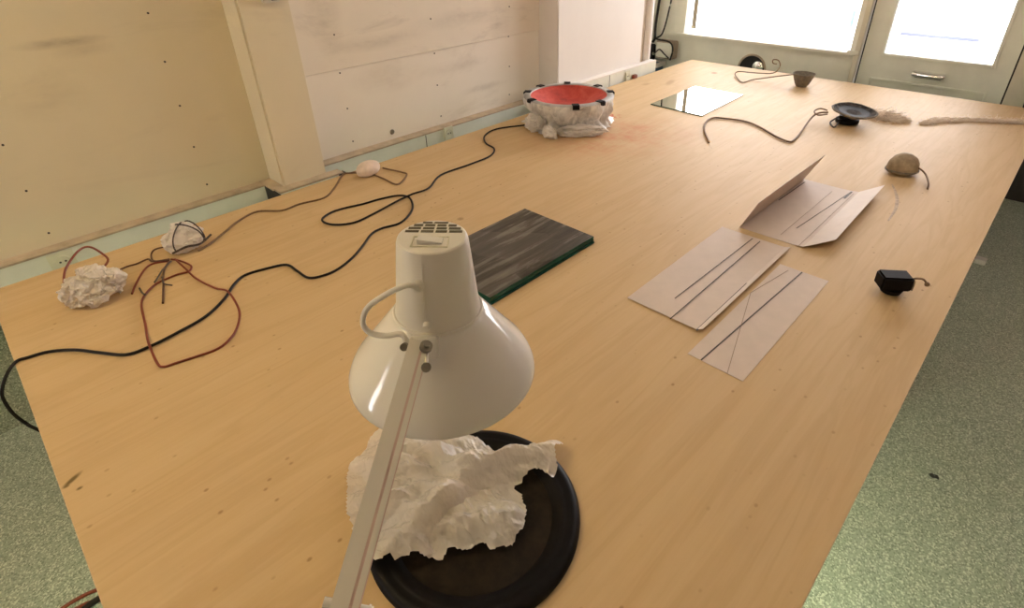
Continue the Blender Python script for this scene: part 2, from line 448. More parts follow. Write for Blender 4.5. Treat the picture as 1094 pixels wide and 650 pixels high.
# left wall: one backing with boards, columns and screws as parts
wl = tag(obj('wall_left', B(-2.90, XW, YB, .961, -.02, CEIL), 'wall'), 'cream plasterboard wall along the left of the table', kind='structure')
obj('wall_board', B(-2.90, XW-.012, 1.187, 2.98, -.02, .445), 'wall_lower', wl)
obj('wall_board', B(-2.90, XW-.004, 1.187, 2.98, .448, CEIL), 'wall_upper', wl)
obj('column', bbox(.008, -2.90, -2.586, .961, 1.187, -.02, CEIL), 'wall', wl)
PX = -2.575
pr = obj('column', bbox(.006, -2.90, PX, 2.968, 3.99, -.02, CEIL), 'pier', wl)
obj('corner_board', B(-2.90, PX-.02, 3.99, 4.05, -.02, CEIL), 'ledge', wl)
bm = new(); cyl(bm, (PX-.035, 4.10, FLOOR), (PX-.035, 4.10, CEIL), .045, 20)
obj('pipe', bm, 'pier', wl, smooth=True)
obj('wall_lower_strip', B(-2.90, -2.78, YB, 4.05, FLOOR, -.02), 'lino', wl)
obj('niche_wall', B(-3.3, -3.16, 4.05, YF, FLOOR, CEIL), 'panel_paint', wl)
obj('niche_side', B(-3.3, -2.90, 4.0, 4.05, FLOOR, CEIL), 'panel_paint', wl)
bm0 = new(); cyl(bm0, (0, 0, 0), (0.003, 0, 0), .0042, 10)
me_s = bpy.data.meshes.new('screw'); bm0.to_mesh(me_s); bm0.free(); me_s.materials.append(M['screw'])
for (x, y) in [(158, 14), (176, 66), (192, 113), (207, 157), (221, 197), (3, 155), (28, 204), (52, 249)]:
    p = onp(x, y, 0, XW); s = link('screw', me_s, wl, p)
for (x, y) in [(356, 37), (363, 78), (371, 116), (377, 151), (459, 20), (464, 57), (467, 91), (471, 124), (543, 7), (543, 39), (544, 71), (544, 101)]:
    p = onp(x, y, 0, XW-.012); p.x = XW-.012 if p.z < .446 else XW-.004; s = link('screw', me_s, wl, p)
p = onp(419, 141, 0, XW-.012); bm = new(); lathe(bm, [(.001, .004), (.012, .004), (.016, 0)], 16, p, (1, 0, 0))
obj('wall_plug', bm, 'steel', wl)

# cable trunking round the walls
ZL = 0.0
def trunk(bm, x0, x1, y0, y1, ztop, zb=-.20): box(bm, x0, x1, y0, y1, zb, ztop)
t1 = tag(obj('trim_1', B(XW, XW+.058, YB, .905, -.20, ZL-.008), 'duct'), 'pale green cable trunking under the left wall', kind='structure')
obj('ledge', B(XW, XW+.062, YB, .905, ZL-.008, ZL), 'ledge', t1)
obj('open_end', B(XW+.0581, -2.520, .9055, .914, -.20, ZL-.007), 'dark_gap', t1)
t2 = tag(obj('trim_2', B(-2.586, -2.528, .9145, 1.247, -.20, ZL-.006), 'duct'), 'narrow trunking in front of the wall column', kind='structure')
obj('ledge', B(-2.586, -2.526, .915, 1.247, ZL-.006, ZL+.002), 'ledge', t2)
bm = new(); slab(bm, [Vector((-2.739, .906, ZL-.006)), Vector((-2.587, .906, ZL-.006)), Vector((-2.587, .960, ZL-.006)), Vector((-2.739, .960, ZL-.006))], (0, 0, .008))
obj('side_ledge', bm, 'ledge', t2)
obj('metal_corner', B(-2.56, -2.522, 1.222, 1.262, -.20, ZL-.004), 'dark_gap', t2)
t3 = tag(obj('trim_3', B(XW, XW+.058, 1.187, 2.968, -.20, ZL-.004), 'duct'), 'pale trunking between the column and the wrapped woofer', kind='structure')
obj('ledge', B(XW-.012, XW+.060, 1.187, 2.968, ZL-.004, ZL+.004), 'ledge', t3)
obj('joint', B(XW+.058, XW+.0595, 1.885, 1.889, -.20, ZL-.006), 'socket_dark', t3)
ZP = .085
t4 = tag(obj('trim_4', B(PX, PX+.055, 2.92, 4.14, -.20, ZP-.006), 'duct'), 'white trunking along the white pier', kind='structure')
obj('ledge', B(PX, PX+.058, 2.92, 4.14, ZP-.006, ZP), 'pier', t4)
obj('joint', B(PX+.055, PX+.0565, 3.50, 3.504, -.20, ZP-.008), 'socket_dark', t4)
def socket(x, y, z, label, w_=.075):
    t = thing('wall_socket', (x, y, z), label, 'socket', 'wall sockets on the trunking')
    obj('plate', bbox(.003, x, x+.010, y-w_/2, y+w_/2, z-.04, z+.04), 'socket', t)
    bm = new(); lathe(bm, [(.027, 0), (.027, .004), (.022, .004), (.020, -.006+.008), (.001, .002)], 20, (x+.010, y, z), (1, 0, 0), True)
    r = obj('recess', bm, 'socket', t)
    bm = new()
    for s in (-1, 1): cyl(bm, (x+.0115, y+s*.009, z), (x+.0135, y+s*.009, z), .004, 10)
    obj('contact_holes', bm, 'socket_dark', r)
p = onp(67, 279, 0, XW+.058); socket(XW+.058, p.y, -.052, 'ivory socket in the trunking beside the crumpled tape wad', .085)
p = onp(479, 144, 0, XW+.058); socket(XW+.058, p.y, -.035, 'ivory socket in the trunking left of the wrapped woofer', .07)
p = onp(670, 78, 0, PX+.055); socket(PX+.055, p.y, .030, 'small ivory socket on the trunking of the white pier', .055)
p = onp(675, 81, 0, PX+.06)
t = thing('red_plug', (PX+.0555, p.y+.02, .015), 'small red plug beside the socket on the white pier', 'plug')
obj('plug_body', bbox(.004, PX+.0555, PX+.085, p.y+.0, p.y+.045, -.003, .028), 'red_cable', t)
obj('prong_collar', bbox(.002, PX+.0551, PX+.060, p.y-.004, p.y+.049, -.007, .032), 'socket', t)
# ceiling-mounted device at top of column
p = onp(287, 0, 0, -2.586)
t = thing('wall_switch', (-2.586, p.y, p.z), 'small grey switch box on the wall column', 'switch')
obj('box', bbox(.004, -2.586, -2.552, p.y-.035, p.y+.035, p.z-.008, p.z+.09), 'jamb_paint', t)
obj('rocker', bbox(.002, -2.552, -2.547, p.y-.005, p.y+.022, p.z+.0, p.z+.06), 'screw', t)

# far wall with window and door
ZS = .142
wf = tag(obj('wall_far', B(-3.3, -1.262, YF, YF+.12, FLOOR, ZS-.02), 'panel_paint'), 'pale green panelled wall under the shop window', kind='structure')
obj('upper_wall', B(-3.3, XR, YF, YF+.12, 1.86, CEIL), 'panel_paint', wf)
obj('side_wall', B(-3.3, -2.93, YF, YF+.12, ZS-.02, 1.86), 'panel_paint', wf)
obj('side_wall', B(-.17, XR, YF, YF+.12, -.06, 1.86), 'curtain_wall', wf)
obj('dark_plinth', B(-.17, XR, YF, YF+.12, FLOOR, -.06), 'dark_wall', wf)
w1 = tag(link('window_1', None, None, (-2.083, YF+.05, ZS)), 'wide overexposed shop window behind the table', kind='structure')
bm = new(); frame_y(bm, -2.93, -1.262, ZS-.02, 1.86, .0, YF+.02, YF+.11)
bm.free(); bm = new()
box(bm, -2.93, -2.823, YF-.01, YF+.11, ZS-.02, 1.86); box(bm, -1.343, -1.262, YF-.01, YF+.11, ZS-.02, 1.86)
box(bm, -2.823, -1.343, YF, YF+.11, 1.78, 1.86); bev(bm, .004, 1)
obj('frame', bm, 'panel_paint', w1)
bm = new(); box(bm, -2.99, -1.30, YF-.045, YF+.09, ZS-.022, ZS); bev(bm, .004, 2)
obj('sill', bm, 'panel_paint', w1)
pn = obj('pane', B(-2.823, -1.343, YF+.055, YF+.061, ZS, 1.78), 'pane', w1)
q = onp(911, 20, 1, YF+.052)
obj('sticker', B(q.x-.012, q.x+.012, YF+.050, YF+.054, q.z-.06, q.z+.06), 'sticker', pn)
bm = new(); box(bm, -1.30, -1.262, YF-.035, YF, FLOOR, 1.86); bev(bm, .003, 1)
obj('post', bm, 'jamb_paint', w1)
obj('post_cap', bbox(.004, -1.35, -1.268, YF-.055, YF-.036, ZS-.012, ZS+.018), 'panel_paint', w1)

d1 = tag(link('door_1', None, None, (-.775, YF+.03, FLOOR)), 'grey-green glazed door with a chrome letterbox', kind='structure')
DX0, DX1 = -1.247, -.298
GX0, GX1, GZ0, GZ1 = -1.104, -.421, .158, 1.36
bm = new()
box(bm, DX0, GX0, YF+.01, YF+.055, FLOOR+.01, 1.5); box(bm, GX1, DX1, YF+.01, YF+.055, FLOOR+.01, 1.5)
box(bm, GX0, GX1, YF+.01, YF+.055, FLOOR+.01, GZ0); box(bm, GX0, GX1, YF+.01, YF+.055, GZ1, 1.5)
obj('leaf', bm, 'door_paint', d1)
bm = new(); frame_y(bm, GX0-.022, GX1+.022, GZ0-.022, GZ1+.022, .022, YF-.002, YF+.03); bev(bm, .004, 1)
obj('glazing_bead', bm, 'door_paint', d1)
obj('pane', B(GX0, GX1, YF+.035, YF+.041, GZ0, GZ1), 'pane', d1)
bm = new(); frame_y(bm, -1.156, -.385, FLOOR+.15, -.028, .018, YF-.004, YF+.011); bev(bm, .004, 1)
obj('panel_moulding', bm, 'door_paint', d1)
lb = obj('letterbox', bbox(.004, -.872, -.664, YF-.004, YF+.011, .012, .068), 'door_paint', d1)
bm = new(); tube(bm, [(-.862, YF-.006, .045), (-.860, YF-.034, .042), (-.80, YF-.038, .041), (-.73, YF-.038, .041), (-.676, YF-.034, .042), (-.674, YF-.006, .045)], .017, 12)
obj('handle', bm, 'chrome', lb, smooth=True)
obj('flap', bbox(.003, -.855, -.681, YF-.010, YF-.002, .014, .040), 'vent_dark', lb)
obj('gap', B(DX1, DX1+.012, YF+.012, YF+.05, FLOOR, 1.5), 'dark_gap', d1)
obj('gap', B(DX0-.010, DX0, YF+.012, YF+.05, FLOOR, 1.5), 'dark_gap', d1)
bm = new(); box(bm, DX1+.012, -.17, YF-.03, YF+.10, FLOOR, 1.86); box(bm, DX0-.015, -.17, YF-.01, YF+.10, 1.5, 1.86); bev(bm, .004, 1)
obj('jamb', bm, 'jamb_paint', d1)
# round vent in the panel under the window
t = thing('wall_vent', (-2.11, YF, -.098), 'round black vent hole with a daylight glint in the panel under the window', 'vent')
c = (-2.11, YF-.001, -.098)
bm = new(); lathe(bm, [(.130, 0), (.132, .008), (.120, .012), (.114, .006), (.114, 0)], 40, c, (0, -1, 0)); obj('rim', bm, 'ledge', t, smooth=True)
bm = new(); lathe(bm, [(.115, .004), (.001, .003)], 40, c, (0, -1, 0)); obj('opening', bm, 'dark_gap', t, smooth=True)
bm = new(); lathe(bm, [(.052, .004), (.048, .014), (.03, .022), (.001, .026)], 24, (-2.055, YF-.001, -.072), (0, -1, 0)); ob = obj('daylight_glint', bm, 'chrome', t, smooth=True)
tag(ob, 'chrome dome standing in for the daylight glint')  # dome added to stand for daylight showing in the vent
# hanging blind strip at the window
t = thing('blind_slat', (-2.74, YF+.02, .19), 'beige vertical blind strip hanging inside the left of the window', 'blind')
obj('strip', B(-2.765, -2.722, YF+.018, YF+.024, .20, 1.75), 'beige', t)
obj('weight', bbox(.003, -2.768, -2.719, YF+.014, YF+.028, .185, .205), 'jamb_paint', t)
# corner niche fittings
t = thing('junction_box', (-2.98, 5.0, .0), 'pale grey junction box in the far left corner', 'box')
obj('box_body', bbox(.008, -3.06, -2.87, 5.00, 5.099, -.10, .065), 'ledge', t)
obj('lid', bbox(.004, -3.05, -2.88, 4.988, 4.9995, -.088, .050), 'panel_paint', t)
t = thing('cable_bundle', (-3.08, 5.04, .1), 'black cables hanging down the far left corner', 'cable')
for k, pts in enumerate([[(-2.98, 5.07, 1.6), (-2.97, 5.06, .6), (-2.99, 5.05, .3), (-3.03, 5.04, .12), (-3.06, 4.99, .08), (-2.9, 4.975, .066), (-2.86, 4.98, 0), (-2.88, 4.985, -.1)],
                         [(-3.11, 5.06, 1.6), (-3.10, 5.06, .6), (-3.115, 5.05, .2), (-3.10, 5.03, .08), (-3.115, 5.02, .035)],
                         [(-3.09, 5.0, -.02), (-3.05, 4.97, -.05), (-3.0, 4.97, -.01), (-2.94, 4.97, -.05), (-2.89, 4.97, -.08)]]):
    bm = new(); tube(bm, pts, (.008, .012, .006)[k], 8); obj('cable', bm, 'dark_gap', t, smooth=True)
t = thing('gas_meter', (-3.10, 4.9, -.05), 'dark fitting with a small knob in the far left corner', 'meter')
obj('meter_body', bbox(.01, -3.155, -3.085, 4.98, 5.05, -.13, .02), 'dark_gap', t)
bm = new(); cyl(bm, (-3.084, 5.0, -.06), (-3.068, 4.98, -.06), .016, 14); obj('knob', bm, 'chrome', t)
t = thing('storage_bin', (-3.05, 4.99, FLOOR), 'blue storage bin with a pale rim in the far left corner', 'bin')
obj('bin_body', bbox(.01, -3.135, -2.99, 4.93, 5.06, FLOOR, -.15), 'blue', t)
bm = new()
box(bm, -3.15, -2.975, 4.915, 4.929, -.175, -.135); box(bm, -3.15, -2.975, 5.061, 5.075, -.175, -.135)
box(bm, -3.15, -3.136, 4.93, 5.06, -.175, -.135); box(bm, -2.989, -2.975, 4.93, 5.06, -.175, -.135)
obj('rim', bm, 'pier', t)
# red cloth in the far right corner
bm = new(); g = []
for j in range(9):
    g.append([])
    for i in range(41):
        x = -.145+.55*i/40; z = .16-j*.03
        g[-1].append(bm.verts.new((x, YF-.10+.022*math.sin(i*.9+j*.1)+.01*math.sin(i*2.3), z)))
for j in range(8):
    for i in range(40): bm.faces.new((g[j][i], g[j][i+1], g[j+1][i+1], g[j+1][i]))
ex = bmesh.ops.solidify(bm, geom=bm.faces[:], thickness=.004)
t = thing('red_curtain', (.12, YF-.1, .16), 'red cloth hanging low beside the door at the right', 'cloth')
obj('fabric', bm, 'red_cloth', t, smooth=True)
bm = new(); cyl(bm, (-.165, YF-.10, .175), (.42, YF-.10, .175), .012, 12); obj('rail', bm, 'chrome', t, smooth=True)

# right and rear walls, never in view but they close the room
tag(obj('wall_right', B(XR, XR+.1, YB, YF+.1, FLOOR, CEIL), 'brown_wall'), 'plain brown wall on the right of the room', kind='structure')
wb = tag(obj('wall_back', B(-2.0, XR, YB-.12, YB, FLOOR, CEIL), 'brown_wall'), 'brown wall behind the photographer', kind='structure')
obj('wall_section', B(-3.3, -2.55, YB-.12, YB, FLOOR, CEIL), 'wall', wb)
obj('wall_section', B(-2.55, -2.0, YB-.12, YB, FLOOR, .2), 'wall', wb)
obj('wall_section', B(-2.55, -2.0, YB-.12, YB, 1.7, CEIL), 'wall', wb)
w2 = tag(link('window_2', None, None, (-2.15, YB-.05, .2)), 'narrow rear window behind the photographer', kind='structure')
bm = new(); frame_y(bm, -2.55, -2.0, .2, 1.7, .05, YB-.09, YB-.03)
obj('frame', bm, 'panel_paint', w2)
obj('pane', B(-2.5, -2.05, YB-.062, YB-.058, .25, 1.65), 'pane', w2)
# fluorescent fittings on the ceiling
def fitting(x, y, along, label, mat, skirt):
    t = thing('ceiling_light', (x, y, CEIL), label, 'lamp', 'fluorescent ceiling lights')
    L = .62
    def bx(a0, a1, z0, z1): return (x-L, x+L, y+a0, y+a1, z0, z1) if along == 'x' else (x+a0, x+a1, y-L, y+L, z0, z1)
    obj('housing', bbox(.006, *bx(-.09, .09, CEIL-.05, CEIL)), 'white_enamel', t)
    if skirt:
        for s0 in (-.15, .144): obj('added_side_skirt', B(*bx(s0, s0+.006, CEIL-skirt, CEIL)), 'white_enamel', t)  # added skirts that cut the tubes' light off the upper wall
    for s in (-.045, .045):
        bm = new()
        if along == 'x': cyl(bm, (x-L+.02, y+s, CEIL-.072), (x+L-.02, y+s, CEIL-.072), .016, 12)
        else: cyl(bm, (x+s, y-L+.02, CEIL-.072), (x+s, y+L-.02, CEIL-.072), .016, 12)
        obj('tube', bm, mat, t, smooth=True)
fitting(-1.45, -.45, 'y', 'fluorescent ceiling light over the near end of the table', 'tube', .20)
fitting(.15, 2.9, 'y', 'fluorescent ceiling light over the right aisle', 'tube_cool', 0)
t = thing('bench_light', (-.75, .55, -.0176), 'fluorescent light fixed under the near end of the table', 'lamp')
obj('housing', bbox(.004, -.81, -.69, .05, 1.05, -.075, -.0176), 'white_enamel', t)
obj('added_side_skirt', B(-.826, -.820, .04, 1.06, -.140, -.0176), 'white_enamel', t)  # skirts added to block the tube's spill towards the left wall
obj('added_end_skirt', B(-.826, -.68, .035, .041, -.125, -.0176), 'white_enamel', t)
bm = new(); cyl(bm, (-.75, .08, -.095), (-.75, 1.02, -.095), .015, 12); obj('tube', bm, 'tube_green', t, smooth=True)
# street outside
tag(obj('ground_outside', B(-40, 40, YF+.2, 60, -1.0, -.85), 'street'), 'pale street outside the shop window', kind='structure')
tag(obj('kerb', B(-2.55, -1.35, 12.6, 12.85, -.85, -.80), 'kerb'), 'dark kerb across the street', kind='structure')

# ================================================================== the table
T = thing('work_table', ((TX0+TX1)/2, (TY0+TY1)/2, FLOOR), 'very large birch plywood work table filling the room', 'table')
obj('tabletop', B(TX0, TX1, TY0, TY1, -.0175, 0), 'wood', T)
bm = new(); frz = [(-.0182, -.0002)]
box(bm, TX1, TX1+.0015, TY0, TY1, -.018, -.0004); box(bm, TX0, TX1, TY0-.0015, TY0, -.018, -.0004)
box(bm, TX0-.0015, TX0, TY0, TY1, -.018, -.0004); box(bm, TX0, TX1, TY1, TY1+.0015, -.018, -.0004)
obj('edge_band', bm, 'ply_edge', T)
for x in (-2.35, -1.25, -.12):
    obj('support_rail', B(x-.02, x+.02, TY0+.15, TY1-.15, -.055, -.0176), 'ply_edge', T)
for x in (-2.3, -.16):
    for y in (.45, 2.2, 3.93):
        lg = obj('leg', B(x-.025, x+.025, y-.025, y+.025, FLOOR+.02, -.0555), 'steel', T)
        bm = new(); lathe(bm, [(.001, 0), (.03, 0), (.03, .012), (.012, .02)], 16, (x, y, FLOOR)); obj('foot', bm, 'black', lg)
q = tab(998, 509, FLOOR); bm = new(); lathe(bm, [(.014, 0), (.012, .002), (.001, .003)], 9, q, (0, 0, 1), rad=lambda tt, j: 1+.3*math.sin(2*tt+1)+.15*math.sin(5*tt))
tag(obj('floor_stain', bm, 'dark_gap', bpy.data.objects['floor']), 'small dark stain')
# bright metal clip on the floor beside the leg at the right table edge
q = tab(1047, 281, FLOOR)
t = thing('metal_clip', (q.x, q.y, FLOOR), 'small shiny white clip on the floor under the right table edge', 'clip')
obj('plate', bbox(.004, q.x-.03, q.x+.026, q.y-.03, q.y+.03, FLOOR, FLOOR+.03), 'white_enamel', t)
bm = new(); tube(bm, [(q.x-.03, q.y-.02, FLOOR+.012), (q.x-.07, q.y-.03, FLOOR+.03), (q.x-.075, q.y+.03, FLOOR+.03), (q.x-.03, q.y+.02, FLOOR+.012)], .006, 8); obj('loop', bm, 'black', t, smooth=True)

# ------------------------------------------------------------------ desk lamp
RC = dep(474, 393.5, .585); AX = Vector((.022, .022, 1)).normalized()
CW = Vector((.698, -.716, 0)); LF = Vector((-.716, -.698, 0))      # towards the viewer side / its left
L_ = thing('desk_lamp', (-.25, -.10, 0), 'white enamelled architect desk lamp leaning over the black tray', 'lamp')
bm = new()
RN, HN, RTP, HT = .0405, .077, .0318, .159
prof = [(.0945, 0), (.0957, .002), (.0952, .006), (.0925, .013), (.088, .021), (.077, .0345), (.0635, .0525), (.0535, .0655), (.0465, .0745), (.0435, .0768), (.042, .0772)]
inn = [(r-.0022, h-.0005) for r, h in prof[::-1]]
lathe(bm, prof+inn+[prof[0]], 64, RC, AX)
obj('shade', bm, 'white_enamel', L_, smooth=True, ang=50)
bm = new(); lathe(bm, [(.0405, .070), (.0415, .080), (.040, .086), (RTP+.001, HT-.004), (RTP, HT-.001), (RTP-.0015, HT), (.0005, HT)], 48, RC, AX)
hs = obj('housing', bm, 'white_plastic', L_, smooth=True, ang=22)
bm = new(); lathe(bm, [(.0432, .0772), (.0440, .0782), (.0432, .0802), (.0405, .0802)], 48, RC, AX); obj('collar', bm, 'white_plastic', L_, smooth=True)
# vent slots and switch on the cap; local frame on the cap: e1 right, e2 away from viewer
e1 = (RT - AX*RT.dot(AX)).normalized(); e2 = AX.cross(e1).normalized()
TC = RC + AX*HT
def capbox(u0, u1, v0, v1, h0, h1):
    bm = new(); pts = [TC+e1*u+e2*v+AX*h0 for u, v in ((u0, v0), (u1, v0), (u1, v1), (u0, v1))]
    slab(bm, pts, AX*(h1-h0)); return bm
rows = [(.0065, .0105, [(-.026, -.0135), (-.0115, .0), (.002, .0125), (.0145, .0265)]),
        (.0125, .0165, [(-.024, -.0125), (-.0105, .0), (.002, .0115), (.0135, .0245)]),
        (.0185, .0225, [(-.020, -.0115), (-.0095, .0), (.002, .0105), (.0125, .020)]),
        (.0245, .0275, [(-.0125, -.0035), (-.0015, .0115)])]
for v0, v1, us in rows:
    for u0, u1 in us: obj('vent_slot', capbox(u0, u1, v0, v1, -.0004, .0003), 'vent_dark', hs)
bm = new()
for (u0, u1, v0, v1) in ((-.0165, .0165, -.0205, -.0195), (-.0165, .0165, -.0025, -.0015), (-.0165, -.0155, -.0195, -.0025), (.0155, .0165, -.0195, -.0025)):
    slab(bm, [TC+e1*u+e2*v-AX*.0002 for u, v in ((u0, v0), (u1, v0), (u1, v1), (u0, v1))], AX*.0010)
sw = obj('switch', bm, 'jamb_paint', L_)
bm = capbox(-.011, .011, -.0155, -.0055, .0001, .0012); bm.verts.ensure_lookup_table()
for v in bm.verts:
    if (v.co-TC).dot(AX) > .001: v.co += AX*(.0035 if (v.co-TC).dot(e1) < 0 else .0005)
obj('rocker', bm, 'white_enamel', sw)
# seam, knobs and cord on the viewer side of the housing
def onhouse(h, a, extra=0.0):
    r = RN+(RTP-RN)*((h-.084)/(HT-.084)) + extra
    return RC + AX*h + (CW*math.cos(a)+LF*math.sin(a))*r
bm = new(); a0 = .16
tube(bm, [onhouse(.150, a0, 0), onhouse(.095, a0, .0002)], .0012, 6, 0); obj('seam', bm, 'white_plastic', hs)
bm = new(); cyl(bm, onhouse(.129, a0+.10, -.002), onhouse(.129, a0+.10, .006), .0052, 16); 
obj('cord_grip', bm, 'white_plastic', hs, smooth=True)
bm = new(); cyl(bm, onhouse(.088, a0-.05, -.002), onhouse(.088, a0-.05, .0055), .0045, 14, .003); obj('knob', bm, 'white_plastic', hs, smooth=True)
pts = [onhouse(.127, a0+.06, .004)]
for (x, y, d) in ((436, 305, .475), (412, 315, .480), (392, 330, .487), (388, 346, .492), (396, 356, .493), (412, 359, .490), (427, 357, .487), (433, 362, .486), (436, 372, .488)):
    pts.append(dep(x, y, d))
bm = new(); tube(bm, pts, .0026, 10); obj('cord', bm, 'white_plastic', L_, smooth=True)
# bracket, bolts and channel arm
JT = dep(447, 372, .485)                      # joint at the head
EL = dep(366, 660, .345)                      # elbow, just past the picture's lower edge
ad = (EL-JT).normalized(); mid = (EL+JT)/2
tv = (CAM-mid); tv = (tv-ad*tv.dot(ad)).normalized(); sv = tv.cross(ad).normalized()
if sv.dot(RT) < 0: sv = -sv
def arm_pt(l, s, t): return JT + ad*l + sv*s + tv*t
Ln = (EL-JT).length
def armbar(l0, l1, s0, s1, t0, t1, bw=.0008):
    bm = new(); slab(bm, [arm_pt(l0, s0, t0), arm_pt(l1, s0, t0), arm_pt(l1, s1, t0), arm_pt(l0, s1, t0)], tv*(t1-t0))
    if bw: bev(bm, bw, 1)
    return bm
bm = new()
for (s0, s1, t0, t1) in ((-.0092, .0018, -.006, .006), (.0038, .0080, -.006, .006), (.0014, .0042, -.006, .0015)):
    b2 = armbar(-.004 if s0 < 0 else .004, Ln+.03, s0, s1, t0, t1, 0)
    me = bpy.data.meshes.new('t'); b2.to_mesh(me); b2.free(); bm.from_mesh(me); bpy.data.meshes.remove(me)
ar = obj('arm', bm, 'arm_paint', L_)
obj('groove', armbar(.006, Ln+.03, .0017, .0039, .0014, .0054, 0), 'groove', ar)
obj('edge_shade', armbar(.006, Ln+.03, .0080, .0089, -.006, .004, 0), 'groove', ar)  # darker strip painting the shading line along the arm's right edge
bk = dep(452, 371, .497)
bm = new()
slab(bm, [bk - RT*.013 - UP*.011 - FW*.0, bk + RT*.013 - UP*.011, bk + RT*.013 + UP*.009, bk - RT*.013 + UP*.009], FW*.016); bev(bm, .0015, 2)
br = obj('bracket', bm, 'white_plastic', L_)
bm = new(); q = arm_pt(.002, .006, .006); cyl(bm, q, q+tv*.004, .0055, 14); cyl(bm, q, q+tv*.007, .0028, 10); obj('bolt', bm, 'steel', L_, smooth=True)
bm = new(); cyl(bm, arm_pt(.006, .008, .004), arm_pt(.021, .0105, .006), .0018, 10); cyl(bm, arm_pt(.020, .0105, .005), arm_pt(.0225, .0105, .010), .0042, 12); obj('tension_screw', bm, 'steel', L_, smooth=True)
bm = new(); q = dep(433, 370, .485); cyl(bm, q, q-FW*.006, .0035, 12); obj('rivet', bm, 'steel', L_, smooth=True)
for s0, s1 in ((.0089, .0170), (-.0140, -.0092)):
    bm = new(); l = Ln-.006; cyl(bm, arm_pt(l, s0, .001), arm_pt(l, s1, .001), .0024 if s0 > 0 else .003, 14)
    if s0 > 0: cyl(bm, arm_pt(l, .0140, .001), arm_pt(l, .0155, .001), .0032, 14)
    obj('elbow_bolt', bm, 'white_enamel', L_, smooth=True)
BS = Vector((-.25, -.125, 0)); PV = BS+Vector((0, 0, .085))
ld = (PV-EL).normalized(); ls = ld.cross(Vector((1, 0, 0))).normalized(); lt = Vector((1, 0, 0))
bm = new(); lt = (Vector((1, 0, 0))-ld*ld.x).normalized(); ls = ld.cross(lt)
for k in (-1, 1):
    o_ = EL+lt*.0*k+ls*.010*k + ld*.004
    slab(bm, [o_-lt*.009-ls*.004, o_+lt*.009-ls*.004, o_+lt*.009+ls*.004, o_-lt*.009+ls*.004], ld*((PV-EL).length+.005))
obj('lower_arm', bm, 'arm_paint', L_)
bm = new(); cyl(bm, BS+Vector((0, 0, .045)), PV+Vector((0, 0, .01)), .008, 14); cyl(bm, BS+Vector((0, 0, .0)), BS+Vector((0, 0, .05)), .017, 18); obj('post', bm, 'steel', L_, smooth=True)
bm = new(); box(bm, -.28, -.22, TY0-.03, TY0+.06, 0.0, .012); box(bm, -.28, -.22, TY0-.03, TY0-.012, -.07, 0.0); box(bm, -.28, -.22, TY0-.03, TY0+.04, -.075, -.063)
cyl(bm, (-.25, -.135, -.064), (-.25, -.135, -.0182), .006, 12)
obj('clamp', bm, 'steel', L_)

# ------------------------------------------------------------------ black tray and crumpled tissue
TCx, TCy, TR = -.600, .432, .221
tr = thing('round_tray', (TCx, TCy, 0), 'round black tray with a wide stepped rim under the desk lamp', 'tray')
bm = new(); lathe(bm, [(TR-.008, 0), (TR, .004), (TR, .012), (TR-.006, .020), (TR-.018, .022), (TR-.026, .019), (TR-.030, .020), (TR-.040, .020), (TR-.052, .012), (TR-.058, .008), (TR-.058, 0), (TR-.008, 0)], 96, (TCx, TCy, 0))
obj('rim', bm, 'black_rubber', tr, smooth=True, ang=50)
bm = new(); lathe(bm, [(TR-.0575, 0), (TR-.0575, .0075), (.08, .007), (.001, .007)], 64, (TCx, TCy, 0)); obj('tray_floor', bm, 'tray_floor', tr, smooth=True, ang=50)

def inside(p, poly):
    x, y = p; c = False; j = len(poly)-1
    for i in range(len(poly)):
        xi, yi = poly[i]; xj, yj = poly[j]
        if (yi > y) != (yj > y) and x < (xj-xi)*(y-yi)/(yj-yi)+xi: c = not c
        j = i
    return c
def dseg(p, a, b):
    ab = (b[0]-a[0], b[1]-a[1]); t = max(0, min(1, ((p[0]-a[0])*ab[0]+(p[1]-a[1])*ab[1])/(ab[0]**2+ab[1]**2+1e-12)))
    return math.hypot(p[0]-a[0]-ab[0]*t, p[1]-a[1]-ab[1]*t)
def folds(seed, n, f0, f1, along=None):
    rnd = random.Random(seed); out = []
    for k in range(n):
        f = f0*(f1/f0)**(k/(n-1)); d = Vector((rnd.gauss(0, 1), rnd.gauss(0, 1), rnd.gauss(0, 1))).normalized()
        if along and k < n*.7: d = (Vector((-along.y, along.x, 0)).normalized()+d*.55).normalized()
        out.append((d*f, rnd.random(), f0/f))
    return out
def crumple(p, fs, warp=0.0, seed=0):
    """sum of sharply folded waves: flat facets with straight creases, about -1..1 in units of 1/frequency"""
    p = Vector(p) + (noise.noise_vector(Vector(p)*9+Vector((seed, 0, 0)))*warp if warp else Vector((0, 0, 0))); h = 0
    for d, ph, a in fs:
        u = (p.dot(d)+ph) % 1; h += a*(abs(u*2-1)*2-1)
    return h
def crease(p, s, seed):
    d, _ = noise.voronoi(Vector((p[0]*s+seed, p[1]*s-seed, (p[2] if len(p) > 2 else 0)*s+seed*.37)))
    return d[0]
def zap(px): return [tuple(tab(x, y, .045)[:2]) for x, y in px]
out_main = zap([(368, 503), (366, 522), (369, 545), (374, 560), (388, 596), (402, 598), (421, 599), (440, 592), (453, 588), (475, 572), (500, 556), (520, 538), (540, 516), (552, 506), (576, 501), (590, 508), (597, 494), (593, 484), (603, 467), (588, 464), (571, 469), (552, 472), (530, 477), (512, 464), (490, 452), (455, 440), (420, 442), (397, 460), (381, 480)])
out_low = zap([(440, 560), (452, 590), (468, 592), (486, 586), (505, 577), (530, 579), (549, 575), (560, 563), (564, 540), (557, 520), (547, 508), (520, 505), (480, 520)])
ridge = zap([(405, 592), (440, 572), (475, 540), (510, 505), (545, 488), (590, 482)])
